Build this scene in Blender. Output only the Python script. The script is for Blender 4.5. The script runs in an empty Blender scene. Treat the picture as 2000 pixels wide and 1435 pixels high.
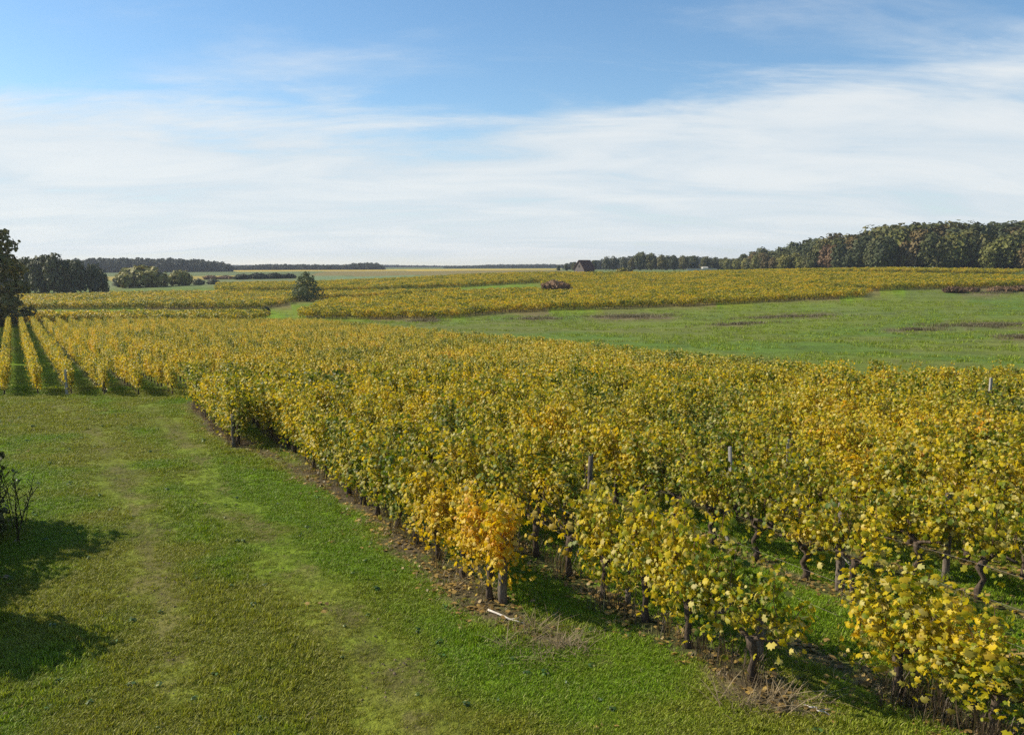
import bpy, math, random
import numpy as np
from mathutils import Vector, Matrix, Euler

# ------------------------------------------------------------------ camera, sky, sun, exposure
SC = bpy.context.scene
COL = SC.collection
rng = np.random.default_rng(7)
random.seed(7)
H_CAM, F, CX, CY, HOR = 4.2, 1650.0, 1000.0, 717.5, 518.0
PITCH = math.atan((CY - HOR) / F)

cam_data = bpy.data.cameras.new('camera')
cam_data.sensor_width = 36.0
cam_data.lens = 36.0 * F / 2000.0
cam_data.clip_end = 9000.0
cam = bpy.data.objects.new('camera', cam_data)
cam.location = (0, 0, H_CAM)
cam.rotation_euler = (math.radians(90) - PITCH, 0, 0)
COL.objects.link(cam)
SC.camera = cam

SUN_EL = math.radians(36)
SUN_AZ = math.atan2(-0.96, 0.28)            # from +Y towards +X
TO_SUN = Vector((math.sin(SUN_AZ) * math.cos(SUN_EL), math.cos(SUN_AZ) * math.cos(SUN_EL), math.sin(SUN_EL)))
sun_data = bpy.data.lights.new('sun', 'SUN')
sun_data.energy = 5.0
sun_data.angle = math.radians(0.5)
sun_data.color = (1.0, 0.90, 0.74)
sun = bpy.data.objects.new('sun', sun_data)
sun.rotation_euler = (-TO_SUN).to_track_quat('-Z', 'Y').to_euler()
sun.location = (-30, 8, 40)
COL.objects.link(sun)

SC.view_settings.view_transform = 'Standard'
SC.view_settings.look = 'None'
SC.view_settings.exposure = 0.45
SC.view_settings.gamma = 1.0
SC.view_settings.use_curve_mapping = False
SC.cycles.use_denoising = False      # keep the fine leaf and grass grain
SC.render.filter_size = 1.2
SC.cycles.sample_clamp_indirect = 4.0
SC.cycles.sample_clamp_direct = 12.0
SC.cycles.max_bounces = 6
SC.cycles.diffuse_bounces = 3
SC.cycles.transmission_bounces = 3
SC.cycles.volume_bounces = 0
SC.cycles.transparent_max_bounces = 6


class NT:
    """small helper round a node tree"""
    def __init__(self, tree):
        self.t = tree
        self.t.nodes.clear()

    def n(self, kind, **kw):
        nd = self.t.nodes.new(kind)
        for k, v in kw.items():
            setattr(nd, k, v)
        return nd

    def put(self, sock, v):
        if isinstance(v, bpy.types.NodeSocket):
            self.t.links.new(v, sock)
        elif v is not None:
            sock.default_value = v

    def math(self, op, a, b=None, c=None, clamp=False):
        nd = self.n('ShaderNodeMath', operation=op, use_clamp=clamp)
        for i, v in enumerate((a, b, c)):
            self.put(nd.inputs[i], v)
        return nd.outputs[0]

    def vmath(self, op, a, b=None):
        nd = self.n('ShaderNodeVectorMath', operation=op)
        self.put(nd.inputs[0], a)
        if b is not None:
            self.put(nd.inputs[1], b)
        return nd.outputs[0]

    def smooth(self, v, lo, hi, a=0.0, b=1.0):
        nd = self.n('ShaderNodeMapRange', interpolation_type='SMOOTHSTEP')
        self.put(nd.inputs[0], v)
        for i, q in zip((1, 2, 3, 4), (lo, hi, a, b)):
            self.put(nd.inputs[i], q)
        return nd.outputs[0]

    def noise(self, vec, scale, detail=3.0, rough=0.55, dist=0.0):
        nd = self.n('ShaderNodeTexNoise')
        if vec is not None:
            self.put(nd.inputs['Vector'], vec)
        nd.inputs['Scale'].default_value = scale
        nd.inputs['Detail'].default_value = detail
        nd.inputs['Roughness'].default_value = rough
        nd.inputs['Distortion'].default_value = dist
        return nd.outputs['Fac']

    def mix(self, fac, a, b, blend='MIX'):
        nd = self.n('ShaderNodeMix', data_type='RGBA', blend_type=blend)
        self.put(nd.inputs[0], fac)
        self.put(nd.inputs[6], a if isinstance(a, bpy.types.NodeSocket) else (*a, 1.0))
        self.put(nd.inputs[7], b if isinstance(b, bpy.types.NodeSocket) else (*b, 1.0))
        return nd.outputs[2]

    def ramp(self, fac, stops):
        nd = self.n('ShaderNodeValToRGB')
        el = nd.color_ramp.elements
        while len(el) < len(stops):
            el.new(0.5)
        for e, (p, c) in zip(el, stops):
            e.position = p
            e.color = (*c, 1.0)
        self.put(nd.inputs[0], fac)
        return nd.outputs[0]


# sky: Nishita air plus a sheet of high cirrus
world = bpy.data.worlds.new('World')
SC.world = world
world.use_nodes = True
W = NT(world.node_tree)
sky = W.n('ShaderNodeTexSky', sky_type='NISHITA', sun_disc=False)
sky.sun_elevation = SUN_EL
sky.sun_rotation = SUN_AZ
sky.altitude = 150.0
sky.air_density = 1.0
sky.dust_density = 0.25
sky.ozone_density = 2.5
tc = W.n('ShaderNodeTexCoord')
sep = W.n('ShaderNodeSeparateXYZ')
W.put(sep.inputs[0], tc.outputs['Generated'])
dx, dy, dz = sep.outputs
dzp = W.math('MAXIMUM', dz, 0.0)
den = W.math('ADD', dzp, 0.17)
comb = W.n('ShaderNodeCombineXYZ')
W.put(comb.inputs[0], W.math('DIVIDE', dx, den))
W.put(comb.inputs[1], W.math('DIVIDE', dy, den))
pl = comb.outputs[0]
mp = W.n('ShaderNodeMapping')
W.put(mp.inputs[0], pl)
mp.inputs['Rotation'].default_value = (0, 0, math.radians(-14))
mp.inputs['Scale'].default_value = (0.55, 1.25, 1.0)
plr = mp.outputs[0]
n_big = W.noise(plr, 0.9, 2.0, 0.5, 0.3)
n_mid = W.noise(plr, 1.9, 7.0, 0.58, 0.6)
n_fin = W.noise(plr, 8.0, 5.0, 0.7, 0.4)
az = W.math('ARCTAN2', dx, dy)
top = W.math('MULTIPLY_ADD', az, 0.035, 0.190)
top = W.math('MULTIPLY_ADD', W.math('SUBTRACT', n_big, 0.5), 0.10, top)
band = W.smooth(W.math('SUBTRACT', dz, top), -0.075, 0.045, 1.0, 0.0)
tex = W.math('ADD', W.math('MULTIPLY', W.math('SUBTRACT', n_mid, 0.5), 1.9), W.math('MULTIPLY', W.math('SUBTRACT', n_fin, 0.5), 0.55))
body = W.math('ADD', W.math('MULTIPLY', band, 1.0), W.math('MULTIPLY', tex, 1.0))
body = W.smooth(body, 0.05, .95)
wisp = W.math('MULTIPLY', W.smooth(W.math('ADD', W.math('MULTIPLY', tex, 0.5), n_big), 0.42, 0.95), 0.55)
cl = W.math('MAXIMUM', body, wisp)
cl = W.math('MULTIPLY', cl, W.smooth(dz, -0.02, 0.02, 0.0, 0.93))
cl_col = W.mix(W.smooth(n_mid, 0.3, 0.7), (4.5, 5.15, 5.65), (5.7, 5.95, 6.05))
skyc = W.n('ShaderNodeHueSaturation')
skyc.inputs['Hue'].default_value = 0.497
skyc.inputs['Saturation'].default_value = 1.14
skyc.inputs['Value'].default_value = 1.0
W.put(skyc.inputs['Color'], sky.outputs[0])
bg = W.n('ShaderNodeBackground')
bg.inputs['Strength'].default_value = 0.108
W.put(bg.inputs['Color'], W.mix(cl, skyc.outputs[0], cl_col))
wo = W.n('ShaderNodeOutputWorld')
W.put(wo.inputs['Surface'], bg.outputs[0])


# ------------------------------------------------------------------ terrain and calibration
SL = -0.0312          # the near vineyard slopes gently down and away
def ray(px, Y):
    u, v = (px - CX) / F, (CY - Y) / F
    return np.array([u, math.cos(PITCH) + v * math.sin(PITCH), -math.sin(PITCH) + v * math.cos(PITCH)])

_tab = {
    -0.58: [(0, 0), (100, 100 * SL), (144, -3.3), (190, -3.35), (260, -3.0), (420, -2.2), (700, -1.7), (2000, 0), (6000, 0)],
    -0.24: [(0, 0), (100, 100 * SL), (125, -3.3), (150, -3.15), (175, -3.1), (230, -1.7), (330, -1.1), (650, -0.4), (2000, 0), (6000, 0)],
    0.085: [(0, 0), (80, 80 * SL), (112, -3.15), (130, -2.85), (185, -1.5), (260, 1.2), (300, 1.2), (450, 1.4), (700, 0.6), (2000, 0), (6000, 0)],
    0.50: [(0, 0), (60, -1.95), (85, -2.4), (105, -2.3), (150, -1.4), (172, -0.3), (200, 0.8), (250, 2.5), (400, 2.9), (1000, 1.5), (2000, 0), (6000, 0)],
}
_us = np.array(sorted(_tab))
_lg = np.linspace(0, math.log(6001), 900)
def _curve(pts):
    d, z = np.array(pts, float).T
    c = np.interp(np.exp(_lg) - 1, d, z)
    k = np.hanning(23); k /= k.sum()
    return np.convolve(np.pad(c, 11, mode='edge'), k, 'valid')
_cur = np.array([_curve(_tab[u]) for u in _us])

def tz(X, Y):
    X, Y = np.asarray(X, float), np.asarray(Y, float)
    r = np.hypot(X, Y)
    a = np.clip(np.arctan2(X, Y), -0.70, 0.70)
    u, d = np.tan(a), r * np.cos(a)
    l = np.log(d + 1)
    zs = np.array([np.interp(l, _lg, c) for c in _cur])
    uu = np.clip(u, _us[0], _us[-1])
    k = np.clip(np.searchsorted(_us, uu, side='right') - 1, 0, len(_us) - 2)
    t = (uu - _us[k]) / (_us[k + 1] - _us[k])
    t = t * t * (3 - 2 * t)
    z0 = np.take_along_axis(zs, k[None], 0)[0] if zs.ndim > 1 else zs[k]
    z1 = np.take_along_axis(zs, (k + 1)[None], 0)[0] if zs.ndim > 1 else zs[k + 1]
    z = z0 * (1 - t) + z1 * t
    near = np.clip(1 - d / 60, 0, 1)
    bump = 0.03 * np.sin(X * 1.9 + 0.7 * Y) * np.sin(Y * 1.3 - 0.4 * X) + 0.05 * np.sin(X * .6 + 1.1) * np.sin(Y * .45)
    far = np.clip((d - 60) / 60, 0, 1)
    roll = 0.16 * np.sin(X * .043 + 1.3) * np.sin(Y * .05 + .4) + 0.07 * np.sin(X * .13) * np.sin(Y * .11)
    return z + bump * near + roll * far

def tz1(x, y):
    return float(tz(np.array([x]), np.array([y]))[0])

def G(px, Y, h=0.0):
    """world point on the ground (or h above it) seen at a place of the photograph"""
    r = ray(px, Y)
    lo, t = 0.5, 0.5
    while t < 3000:
        p = r * t
        if H_CAM + p[2] - h < tz1(p[0], p[1]):
            break
        lo = t
        t *= 1.02
    hi = t
    for _ in range(40):
        m = (lo + hi) / 2
        p = r * m
        if H_CAM + p[2] - h < tz1(p[0], p[1]): hi = m
        else: lo = m
    p = r * hi
    return np.array([p[0], p[1]])

def at(px, d):
    """ground point at depth d in the direction of a column of the photograph"""
    x = (px - CX) / F * d * (1.0 / math.cos(PITCH)) * 0.995
    return np.array([x, d])

def inpoly(X, Y, poly):
    X, Y = np.asarray(X), np.asarray(Y)
    res = np.zeros(X.shape, bool)
    n = len(poly)
    for i in range(n):
        x0, y0 = poly[i]; x1, y1 = poly[(i + 1) % n]
        c = ((y0 > Y) != (y1 > Y))
        if y1 != y0:
            res ^= c & (X < (x1 - x0) * (Y - y0) / (y1 - y0) + x0)
    return res

def seg_dist(X, Y, line):
    best = np.full(np.shape(X), 1e9)
    for (x0, y0), (x1, y1) in zip(line[:-1], line[1:]):
        dx, dy = x1 - x0, y1 - y0
        t = np.clip(((X - x0) * dx + (Y - y0) * dy) / (dx * dx + dy * dy + 1e-9), 0, 1)
        best = np.minimum(best, np.hypot(X - x0 - t * dx, Y - y0 - t * dy))
    return best

_perm = rng.random((257, 257)); _perm[-1] = _perm[0]; _perm[:, -1] = _perm[:, 0]
def vnoise(X, Y, s):
    x, y = np.asarray(X) * s, np.asarray(Y) * s
    xi, yi = np.floor(x), np.floor(y)
    fx, fy = x - xi, y - yi
    fx, fy = fx * fx * (3 - 2 * fx), fy * fy * (3 - 2 * fy)
    xi, yi = (xi % 256).astype(int), (yi % 256).astype(int)
    a, b = _perm[xi, yi], _perm[xi + 1, yi]
    c, d = _perm[xi, yi + 1], _perm[xi + 1, yi + 1]
    return (a * (1 - fx) + b * fx) * (1 - fy) + (c * (1 - fx) + d * fx) * fy
def fbm(X, Y, s):
    return .5 * vnoise(X, Y, s) + .28 * vnoise(X + 31.7, Y + 11.3, 2.1 * s) + .22 * vnoise(X + 7.9, Y + 63.1, 4.7 * s)


# ------------------------------------------------------------------ object helpers
def tag(o, label=None, cat=None, group=None, kind=None):
    if label: o['label'] = label
    if cat: o['category'] = cat
    if group: o['group'] = group
    if kind: o['kind'] = kind
    return o

def link(name, me, m=None, parent=None, loc=None, rot=None, scale=None):
    if m is not None and len(me.materials) == 0:
        me.materials.append(m)
    o = bpy.data.objects.new(name, me)
    COL.objects.link(o)
    if parent is not None: o.parent = parent
    if loc is not None: o.location = loc
    if rot is not None: o.rotation_euler = rot
    if scale is not None: o.scale = scale if hasattr(scale, '__len__') else (scale,) * 3
    return o

def empty(name, loc, rz=0.0, scale=1.0):
    o = bpy.data.objects.new(name, None)
    o.empty_display_size = 0.2
    COL.objects.link(o)
    o.location = loc
    o.rotation_euler = (0, 0, rz)
    o.scale = scale if hasattr(scale, '__len__') else (scale,) * 3
    return o

def mesh_np(name, V, loops, sizes, smooth=False, attrs=None):
    """V (n,3); loops flat vertex ids; sizes per face"""
    me = bpy.data.meshes.new(name)
    V = np.asarray(V, np.float32); loops = np.asarray(loops, np.int32); sizes = np.asarray(sizes, np.int32)
    me.vertices.add(len(V)); me.vertices.foreach_set('co', V.ravel())
    me.loops.add(len(loops)); me.loops.foreach_set('vertex_index', loops)
    me.polygons.add(len(sizes))
    st = np.zeros(len(sizes), np.int32); st[1:] = np.cumsum(sizes)[:-1]
    me.polygons.foreach_set('loop_start', st)
    me.polygons.foreach_set('loop_total', sizes)
    if smooth:
        me.polygons.foreach_set('use_smooth', np.ones(len(sizes), bool))
    for k, a in (attrs or {}).items():
        at_ = me.attributes.new(k, 'FLOAT' if a.ndim == 1 else 'FLOAT_COLOR', 'POINT')
        if a.ndim == 1: at_.data.foreach_set('value', a.astype(np.float32))
        else: at_.data.foreach_set('color', a.astype(np.float32).ravel())
    me.update(calc_edges=True)
    me.validate()
    return me

class MB:
    """collects tubes, boxes and prisms into one mesh"""
    def __init__(self): self.v, self.f = [], []
    def add(self, v, f):
        k = len(self.v)
        self.v += [tuple(p) for p in v]
        self.f += [tuple(i + k for i in q) for q in f]
    def tube(self, pts, rad, n=6, cap=True):
        pts = [Vector(p) for p in pts]
        rad = rad if hasattr(rad, '__len__') else [rad] * len(pts)
        V, Fc = [], []
        ref = Vector((0.31, 0.87, 0.2)).normalized()
        for i, p in enumerate(pts):
            t = (pts[min(i + 1, len(pts) - 1)] - pts[max(i - 1, 0)]).normalized()
            a = t.cross(ref)
            if a.length < 1e-3: a = t.cross(Vector((1, 0, 0)))
            a.normalize(); b = t.cross(a)
            for k in range(n):
                w = 2 * math.pi * k / n
                V.append(p + (a * math.cos(w) + b * math.sin(w)) * rad[i])
        for i in range(len(pts) - 1):
            for k in range(n):
                k2 = (k + 1) % n
                Fc.append((i * n + k, i * n + k2, (i + 1) * n + k2, (i + 1) * n + k))
        if cap:
            Fc.append(tuple(range(n))[::-1]); Fc.append(tuple(range((len(pts) - 1) * n, len(pts) * n)))
        self.add(V, Fc)
    def box(self, c, s, rz=0.0):
        x, y, z = [q / 2 for q in s]
        M = Matrix.Rotation(rz, 3, 'Z')
        V = [Vector(c) + M @ Vector((sx * x, sy * y, sz * z)) for sx in (-1, 1) for sy in (-1, 1) for sz in (-1, 1)]
        self.add(V, [(0, 1, 3, 2), (4, 6, 7, 5), (0, 4, 5, 1), (2, 3, 7, 6), (0, 2, 6, 4), (1, 5, 7, 3)])
    def mesh(self, name, smooth=False):
        me = bpy.data.meshes.new(name)
        me.from_pydata(self.v, [], self.f)
        if smooth:
            me.polygons.foreach_set('use_smooth', [True] * len(me.polygons))
        me.update()
        return me

LEAF_HD = np.array([(0, .05, .10), (0, -.28, .02), (.36, -.66, -.10), (.62, -.30, -.06), (.98, .06, -.20), (.60, .28, -.02), (.58, .72, -.16), (.24, .62, .0), (0, 1.05, -.24),
                    (-.24, .62, .0), (-.58, .72, -.16), (-.60, .28, -.02), (-.98, .06, -.20), (-.62, -.30, -.06), (-.36, -.66, -.10)], float)
FAN_HD = [(0, i, i + 1) for i in range(1, 14)] + [(0, 14, 1)]
LEAF_MD = np.array([(0, -.5, .05), (.75, -.35, -.12), (.8, .45, -.12), (0, .95, -.1), (-.8, .45, -.12), (-.75, -.35, -.12)], float)
FAN_MD = [(0, 1, 2, 3), (0, 3, 4, 5)]
LEAF_LO = np.array([(-.8, -.7, -.08), (.75, -.75, .1), (.8, .8, -.08), (-.85, .7, .1)], float)
FAN_LO = [(0, 1, 2, 3)]
BLOB = np.array([(-.9, -.5, .1), (-.1, -.95, -.1), (.85, -.5, .12), (.9, .45, -.1), (.05, 1.0, .1), (-.85, .55, -.12)], float)
FAN_BLOB = [(0, 1, 2, 3), (0, 3, 4, 5)]

def leaves_mesh(name, C, N, S, templ, fan, spin=None, r=None, extra=None):
    """many small leaf faces, each with its own centre, facing, size"""
    r = r or rng
    n = len(C)
    N = N / (np.linalg.norm(N, axis=1, keepdims=True) + 1e-9)
    ref = np.where(np.abs(N[:, 2:3]) > .9, np.array([[1.0, 0, 0]]), np.array([[0, 0, 1.0]]))
    A = np.cross(ref, N); A /= np.linalg.norm(A, axis=1, keepdims=True) + 1e-9
    B = np.cross(N, A)                      # points up the slope of the leaf
    w = (r.normal(math.pi, .7, n) if spin is None else spin)   # grape leaves hang tip down
    ca, sa = np.cos(w)[:, None], np.sin(w)[:, None]
    A2, B2 = A * ca + B * sa, -A * sa + B * ca
    asp = (.85 + .3 * r.random((n, 1)))
    curl = (.4 + 1.6 * r.random((n, 1, 1)))
    T = templ
    V = (C[:, None, :] + S[:, None, None] * (T[None, :, 0:1] * (A2 * asp)[:, None, :] + T[None, :, 1:2] * B2[:, None, :] + curl * T[None, :, 2:3] * N[:, None, :]))
    k = len(T)
    fl = np.array([i for q in fan for i in q]); fs = np.array([len(q) for q in fan])
    loops = (np.arange(n)[:, None] * k + fl[None]).ravel()
    sizes = np.tile(fs, n)
    at_ = {'rnd': np.repeat(r.random(n), k)}
    for q, a in (extra or {}).items(): at_[q] = np.repeat(a, k)
    return mesh_np(name, V.reshape(-1, 3), loops, sizes, attrs=at_)


# ------------------------------------------------------------------ materials
def new_mat(name):
    m = bpy.data.materials.new(name)
    m.use_nodes = True
    return m, NT(m.node_tree)

def finish(t, shader):
    o = t.n('ShaderNodeOutputMaterial')
    t.put(o.inputs['Surface'], shader)

def pbr(t, col, rough=0.7, spec=0.3, normal=None):
    b = t.n('ShaderNodeBsdfPrincipled')
    t.put(b.inputs['Base Color'], col if isinstance(col, bpy.types.NodeSocket) else (*col, 1.0))
    t.put(b.inputs['Roughness'], rough)
    b.inputs['Specular IOR Level'].default_value = spec
    if normal is not None: t.put(b.inputs['Normal'], normal)
    return b.outputs[0]

def bump(t, h, strength=0.5, dist=0.02):
    b = t.n('ShaderNodeBump')
    b.inputs['Strength'].default_value = strength
    b.inputs['Distance'].default_value = dist
    t.put(b.inputs['Height'], h)
    return b.outputs[0]

def leafy(t, col, rough=0.5, trans=0.35, spec=0.35, tint=(1.15, 1.05, .6)):
    d = pbr(t, col, rough, spec)
    tr = t.n('ShaderNodeBsdfTranslucent')
    t.put(tr.inputs['Color'], t.mix(1.0, col, tint, 'MULTIPLY'))
    mx = t.n('ShaderNodeMixShader')
    mx.inputs[0].default_value = trans
    t.put(mx.inputs[1], d); t.put(mx.inputs[2], tr.outputs[0])
    return mx.outputs[0]

def attr(t, name):
    return t.n('ShaderNodeAttribute', attribute_name=name).outputs['Fac']

def vine_leaf_mat(name, shift=0.0, warm=0.0):
    m, t = new_mat(name)
    pos = t.n('ShaderNodeNewGeometry').outputs['Position']
    n1 = t.noise(pos, 0.16, 3, .6)
    n2 = t.noise(pos, 0.9, 3, .6)
    r = attr(t, 'rnd')
    f = t.math('ADD', t.math('MULTIPLY', t.math('SUBTRACT', n1, .5), 1.5), t.math('MULTIPLY', t.math('SUBTRACT', n2, .5), 1.5))
    f = t.math('ADD', f, t.math('MULTIPLY', t.math('SUBTRACT', r, .5), .62))
    f = t.math('ADD', f, .405 + shift, clamp=True)
    col = t.ramp(f, [(0.05, (.075, .13, .008)), (.24, (.20, .245, .010)), (.42, (.42, .38, .012)), (.66, (.62, .48, .014)), (.92, (.68, .48, .015)), (1.0, (.62, .33, .012))])
    # dull brown, half dead leaves among the rest
    br = t.smooth(t.math('FRACT', t.math('MULTIPLY', r, 17.31)), .68, .92)
    col = t.mix(t.math('MULTIPLY', br, .5), col, (.24, .14, .03))
    pale = t.smooth(t.math('FRACT', t.math('MULTIPLY', r, 41.7)), .76, .95)
    col = t.mix(t.math('MULTIPLY', pale, .65), col, (.68, .60, .22))
    if warm:
        col = t.mix(warm, col, (.74, .38, .012))
    finish(t, leafy(t, col, .5, .45, .28))
    return m

M = {}
M['vine'] = vine_leaf_mat('vine_leaf')
M['vine_orange'] = vine_leaf_mat('vine_leaf_orange', .18, .16)
M['vine_green'] = vine_leaf_mat('vine_leaf_green', -.16)
M['vine_far'] = vine_leaf_mat('vine_leaf_far', .05)

def bark_mat(name, a, b, sc=9.0):
    m, t = new_mat(name)
    pos = t.n('ShaderNodeTexCoord').outputs['Object']
    mp = t.n('ShaderNodeMapping'); t.put(mp.inputs[0], pos); mp.inputs['Scale'].default_value = (3, 3, .6)
    n = t.noise(mp.outputs[0], sc, 5, .65)
    finish(t, pbr(t, t.mix(t.smooth(n, .3, .7), a, b), .9, .15, bump(t, n, .8, .02)))
    return m
M['bark'] = bark_mat('vine_bark', (.05, .036, .026), (.13, .098, .07), 14)
M['cane'] = bark_mat('cane_bark', (.10, .055, .035), (.20, .12, .075), 20)
M['post'] = bark_mat('post_wood', (.085, .07, .055), (.21, .175, .14), 12)
M['pale_post'] = bark_mat('pale_post', (.25, .23, .20), (.42, .39, .35), 10)
M['tree_bark'] = bark_mat('tree_bark', (.05, .042, .034), (.11, .09, .07), 3)

def tree_leaf_mat(name, c0, c1, c2, sc=.35, trans=.18):
    m, t = new_mat(name)
    pos = t.n('ShaderNodeNewGeometry').outputs['Position']
    oi = t.n('ShaderNodeObjectInfo').outputs['Random']
    n = t.noise(pos, sc, 3, .6)
    f = t.math('ADD', t.math('MULTIPLY', t.math('SUBTRACT', n, .5), 1.0), t.math('MULTIPLY', attr(t, 'rnd'), .45))
    f = t.math('ADD', f, t.math('MULTIPLY_ADD', oi, .5, .02), clamp=True)
    finish(t, leafy(t, t.ramp(f, [(.1, c0), (.5, c1), (.95, c2)]), .65, trans, .2, (1.1, 1.05, .7)))
    return m
M['oak'] = tree_leaf_mat('oak_leaves', (.062, .074, .022), (.105, .110, .030), (.18, .15, .045))
M['oak_dark'] = tree_leaf_mat('dark_leaves', (.045, .058, .024), (.076, .090, .034), (.12, .12, .045))
M['autumn'] = tree_leaf_mat('autumn_leaves', (.085, .07, .026), (.135, .105, .038), (.19, .135, .05))
M['russet'] = tree_leaf_mat('russet_leaves', (.10, .06, .03), (.15, .09, .045), (.20, .125, .06))
M['olive'] = tree_leaf_mat('olive_leaves', (.11, .12, .028), (.18, .18, .042), (.26, .23, .06))
M['pine'] = tree_leaf_mat('pine_needles', (.055, .08, .032), (.095, .125, .048), (.16, .18, .07), .8, .25)
M['grey_green'] = tree_leaf_mat('grey_green_leaves', (.075, .085, .05), (.12, .13, .075), (.19, .19, .11))
M['twig'] = tree_leaf_mat('twig_brown', (.13, .07, .035), (.20, .12, .06), (.28, .17, .085))
M['far_wood'] = tree_leaf_mat('far_wood_leaves', (.028, .040, .022), (.042, .054, .026), (.065, .068, .034), .06)

def flat_mat(name, c, rough=.8, var=.25, sc=6.0):
    m, t = new_mat(name)
    pos = t.n('ShaderNodeTexCoord').outputs['Object']
    n = t.noise(pos, sc, 4, .6)
    a = tuple(q * (1 - var) for q in c); b = tuple(min(1, q * (1 + var)) for q in c)
    finish(t, pbr(t, t.mix(n, a, b), rough, .2))
    return m

def grass_mat(name, lush, dry, sc=1.0, spec=.4):
    m, t = new_mat(name)
    pos = t.n('ShaderNodeNewGeometry').outputs['Position']
    n = t.noise(pos, .55, 4, .6)
    n2 = t.noise(pos, 3.2, 3, .6)
    f = t.math('ADD', t.math('MULTIPLY', t.math('SUBTRACT', n, .5), 1.5), t.math('MULTIPLY', t.math('SUBTRACT', n2, .5), .9))
    f = t.math('ADD', f, t.math('MULTIPLY', attr(t, 'rnd'), .7))
    tint = t.n('ShaderNodeAttribute', attribute_type='INSTANCER', attribute_name='tint').outputs['Fac']
    f = t.math('ADD', t.math('MULTIPLY', f, .45), t.math('MULTIPLY', tint, .9), clamp=True)
    rr_ = t.math('FRACT', t.math('MULTIPLY', attr(t, 'rnd'), 23.7))
    cg = t.mix(t.smooth(rr_, .86, .97, 0, .8), t.mix(f, lush, dry), (.36, .32, .12))
    vv = t.n('ShaderNodeCombineColor'); fv = t.smooth(t.math('FRACT', t.math('MULTIPLY', attr(t, 'rnd'), 7.3)), 0, 1, .5, 1.45); [t.put(vv.inputs[k], fv) for k in range(3)]
    finish(t, leafy(t, t.mix(1.0, cg, vv.outputs[0], 'MULTIPLY'), .5, .3, spec, (1.1, 1.1, .6)))
    return m
M['grass'] = grass_mat('grass_blades', (.180, .31, .010), (.285, .295, .030), spec=.15)
M['weed'] = grass_mat('weed_leaves', (.055, .13, .02), (.10, .17, .04))
M['dry'] = grass_mat('dry_grass', (.22, .16, .085), (.36, .29, .17))
M['dry_dark'] = grass_mat('dry_weed_stems', (.085, .058, .036), (.15, .11, .065))
M['rush'] = grass_mat('rush_stems', (.12, .115, .05), (.20, .145, .085))
M['litter'] = grass_mat('leaf_litter', (.20, .11, .04), (.50, .36, .08))


# ------------------------------------------------------------------ vineyard layout (world metres)
KN, KF = -0.513, -0.59                       # row headings dX/dY of the near block and the block beyond the lane
ROW_C = [4.15, 5.47, 7.05, 8.35, 10.4, 12.1] + [13.7 + 1.6 * i for i in range(15)]
ROW_END = [G(457, 872)[1], G(980, 1182)[1], G(1556, 1350)[1], 6.38]        # where each near row starts at the track
LANE0, LANE1 = 32.0, 34.3                    # grass lane between the blocks
FAR_C = [-3.36 + 1.38 * i for i in range(28)]
def far_end(x): return 98.0 - 0.10 * (x + 40)

# fields across the valley, as polygons
def pd(*q): return [tuple(at(px, d)) for px, d in q]
FIELD_B = pd((-260, 104), (-260, 115), (60, 115), (515, 119), (528, 112), (400, 104), (60, 103))
FIELD_A = pd((-300, 148), (60, 145), (300, 146), (515, 143), (560, 152), (640, 172), (900, 186), (900, 191), (640, 190), (560, 193), (300, 196), (40, 190), (-300, 190))
FIELD_M = pd((585, 118), (800, 115), (870, 118), (1000, 127), (1300, 135), (1500, 142), (1685, 151), (1693, 161), (1560, 161), (1900, 171), (2080, 173), (2300, 178),
             (2300, 198), (1990, 200), (1700, 214), (1500, 240), (1250, 256), (1100, 256), (1060, 215), (1060, 186), (900, 182), (640, 160))
FIELD_N = pd((430, 205), (640, 206), (900, 211), (1060, 222), (1095, 256), (950, 268), (700, 268), (560, 250), (430, 246))
FIELD_R = pd((1330, 258), (1600, 242), (1900, 226), (1960, 224), (1990, 238), (1800, 246), (1480, 268))
MEADOW = pd((840, 88), (560, 125), (585, 116), (800, 112), (870, 115), (1000, 124), (1300, 131), (1500, 138), (1700, 148), (1720, 162), (1900, 168), (2300, 172), (2700, 120), (2500, 40), (1760, 34))

TRACK_L = [G(px, y) for px, y in ((120, 792), (190, 850), (235, 930), (265, 1010), (300, 1100), (325, 1200), (330, 1290), (325, 1434))]
TRACK_R = [G(px, y) for px, y in ((290, 792), (350, 850), (405, 920), (470, 1000), (540, 1075), (620, 1150), (700, 1240), (800, 1380), (840, 1434))]
EDGE = [G(px, y) for px, y in ((378, 790), (420, 840), (560, 905), (690, 975), (760, 1040), (850, 1120), (950, 1195), (1020, 1232))]
EDGE_B = [G(px, y) for px, y in ((1020, 1232), (1090, 1262), (1160, 1275))]
EDGE_C = [G(px, y) for px, y in ((1400, 1318), (1500, 1362), (1600, 1385))]
BROWN = [  # px, depth, half width px, half depth : dried rushes in the meadow
    (1230, 118, 95, 3.2), (1540, 110, 120, 2.2), (1930, 92, 110, 3.0), (1790, 86, 70, 1.5), (1040, 115, 60, 2.4), (1450, 99, 75, 1.8), (1990, 75, 45, 2.5), (1930, 160, 60, 2.6), (830, 112, 40, 2.5)]


# ------------------------------------------------------------------ the ground
def sm(a, lo, hi): 
    t = np.clip((a - lo) / (hi - lo), 0, 1)
    return t * t * (3 - 2 * t)

def near_row_dist(X, Y):
    c = X - KN * Y
    dist = np.full(X.shape, 9.0)
    for i, rc in enumerate(ROW_C):
        ys = ROW_END[i] if i < len(ROW_END) else 3.0
        dist = np.where((Y > ys - .5) & (Y < LANE0 + .4), np.minimum(dist, np.abs(c - rc) * .89), dist)
    return dist

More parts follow.
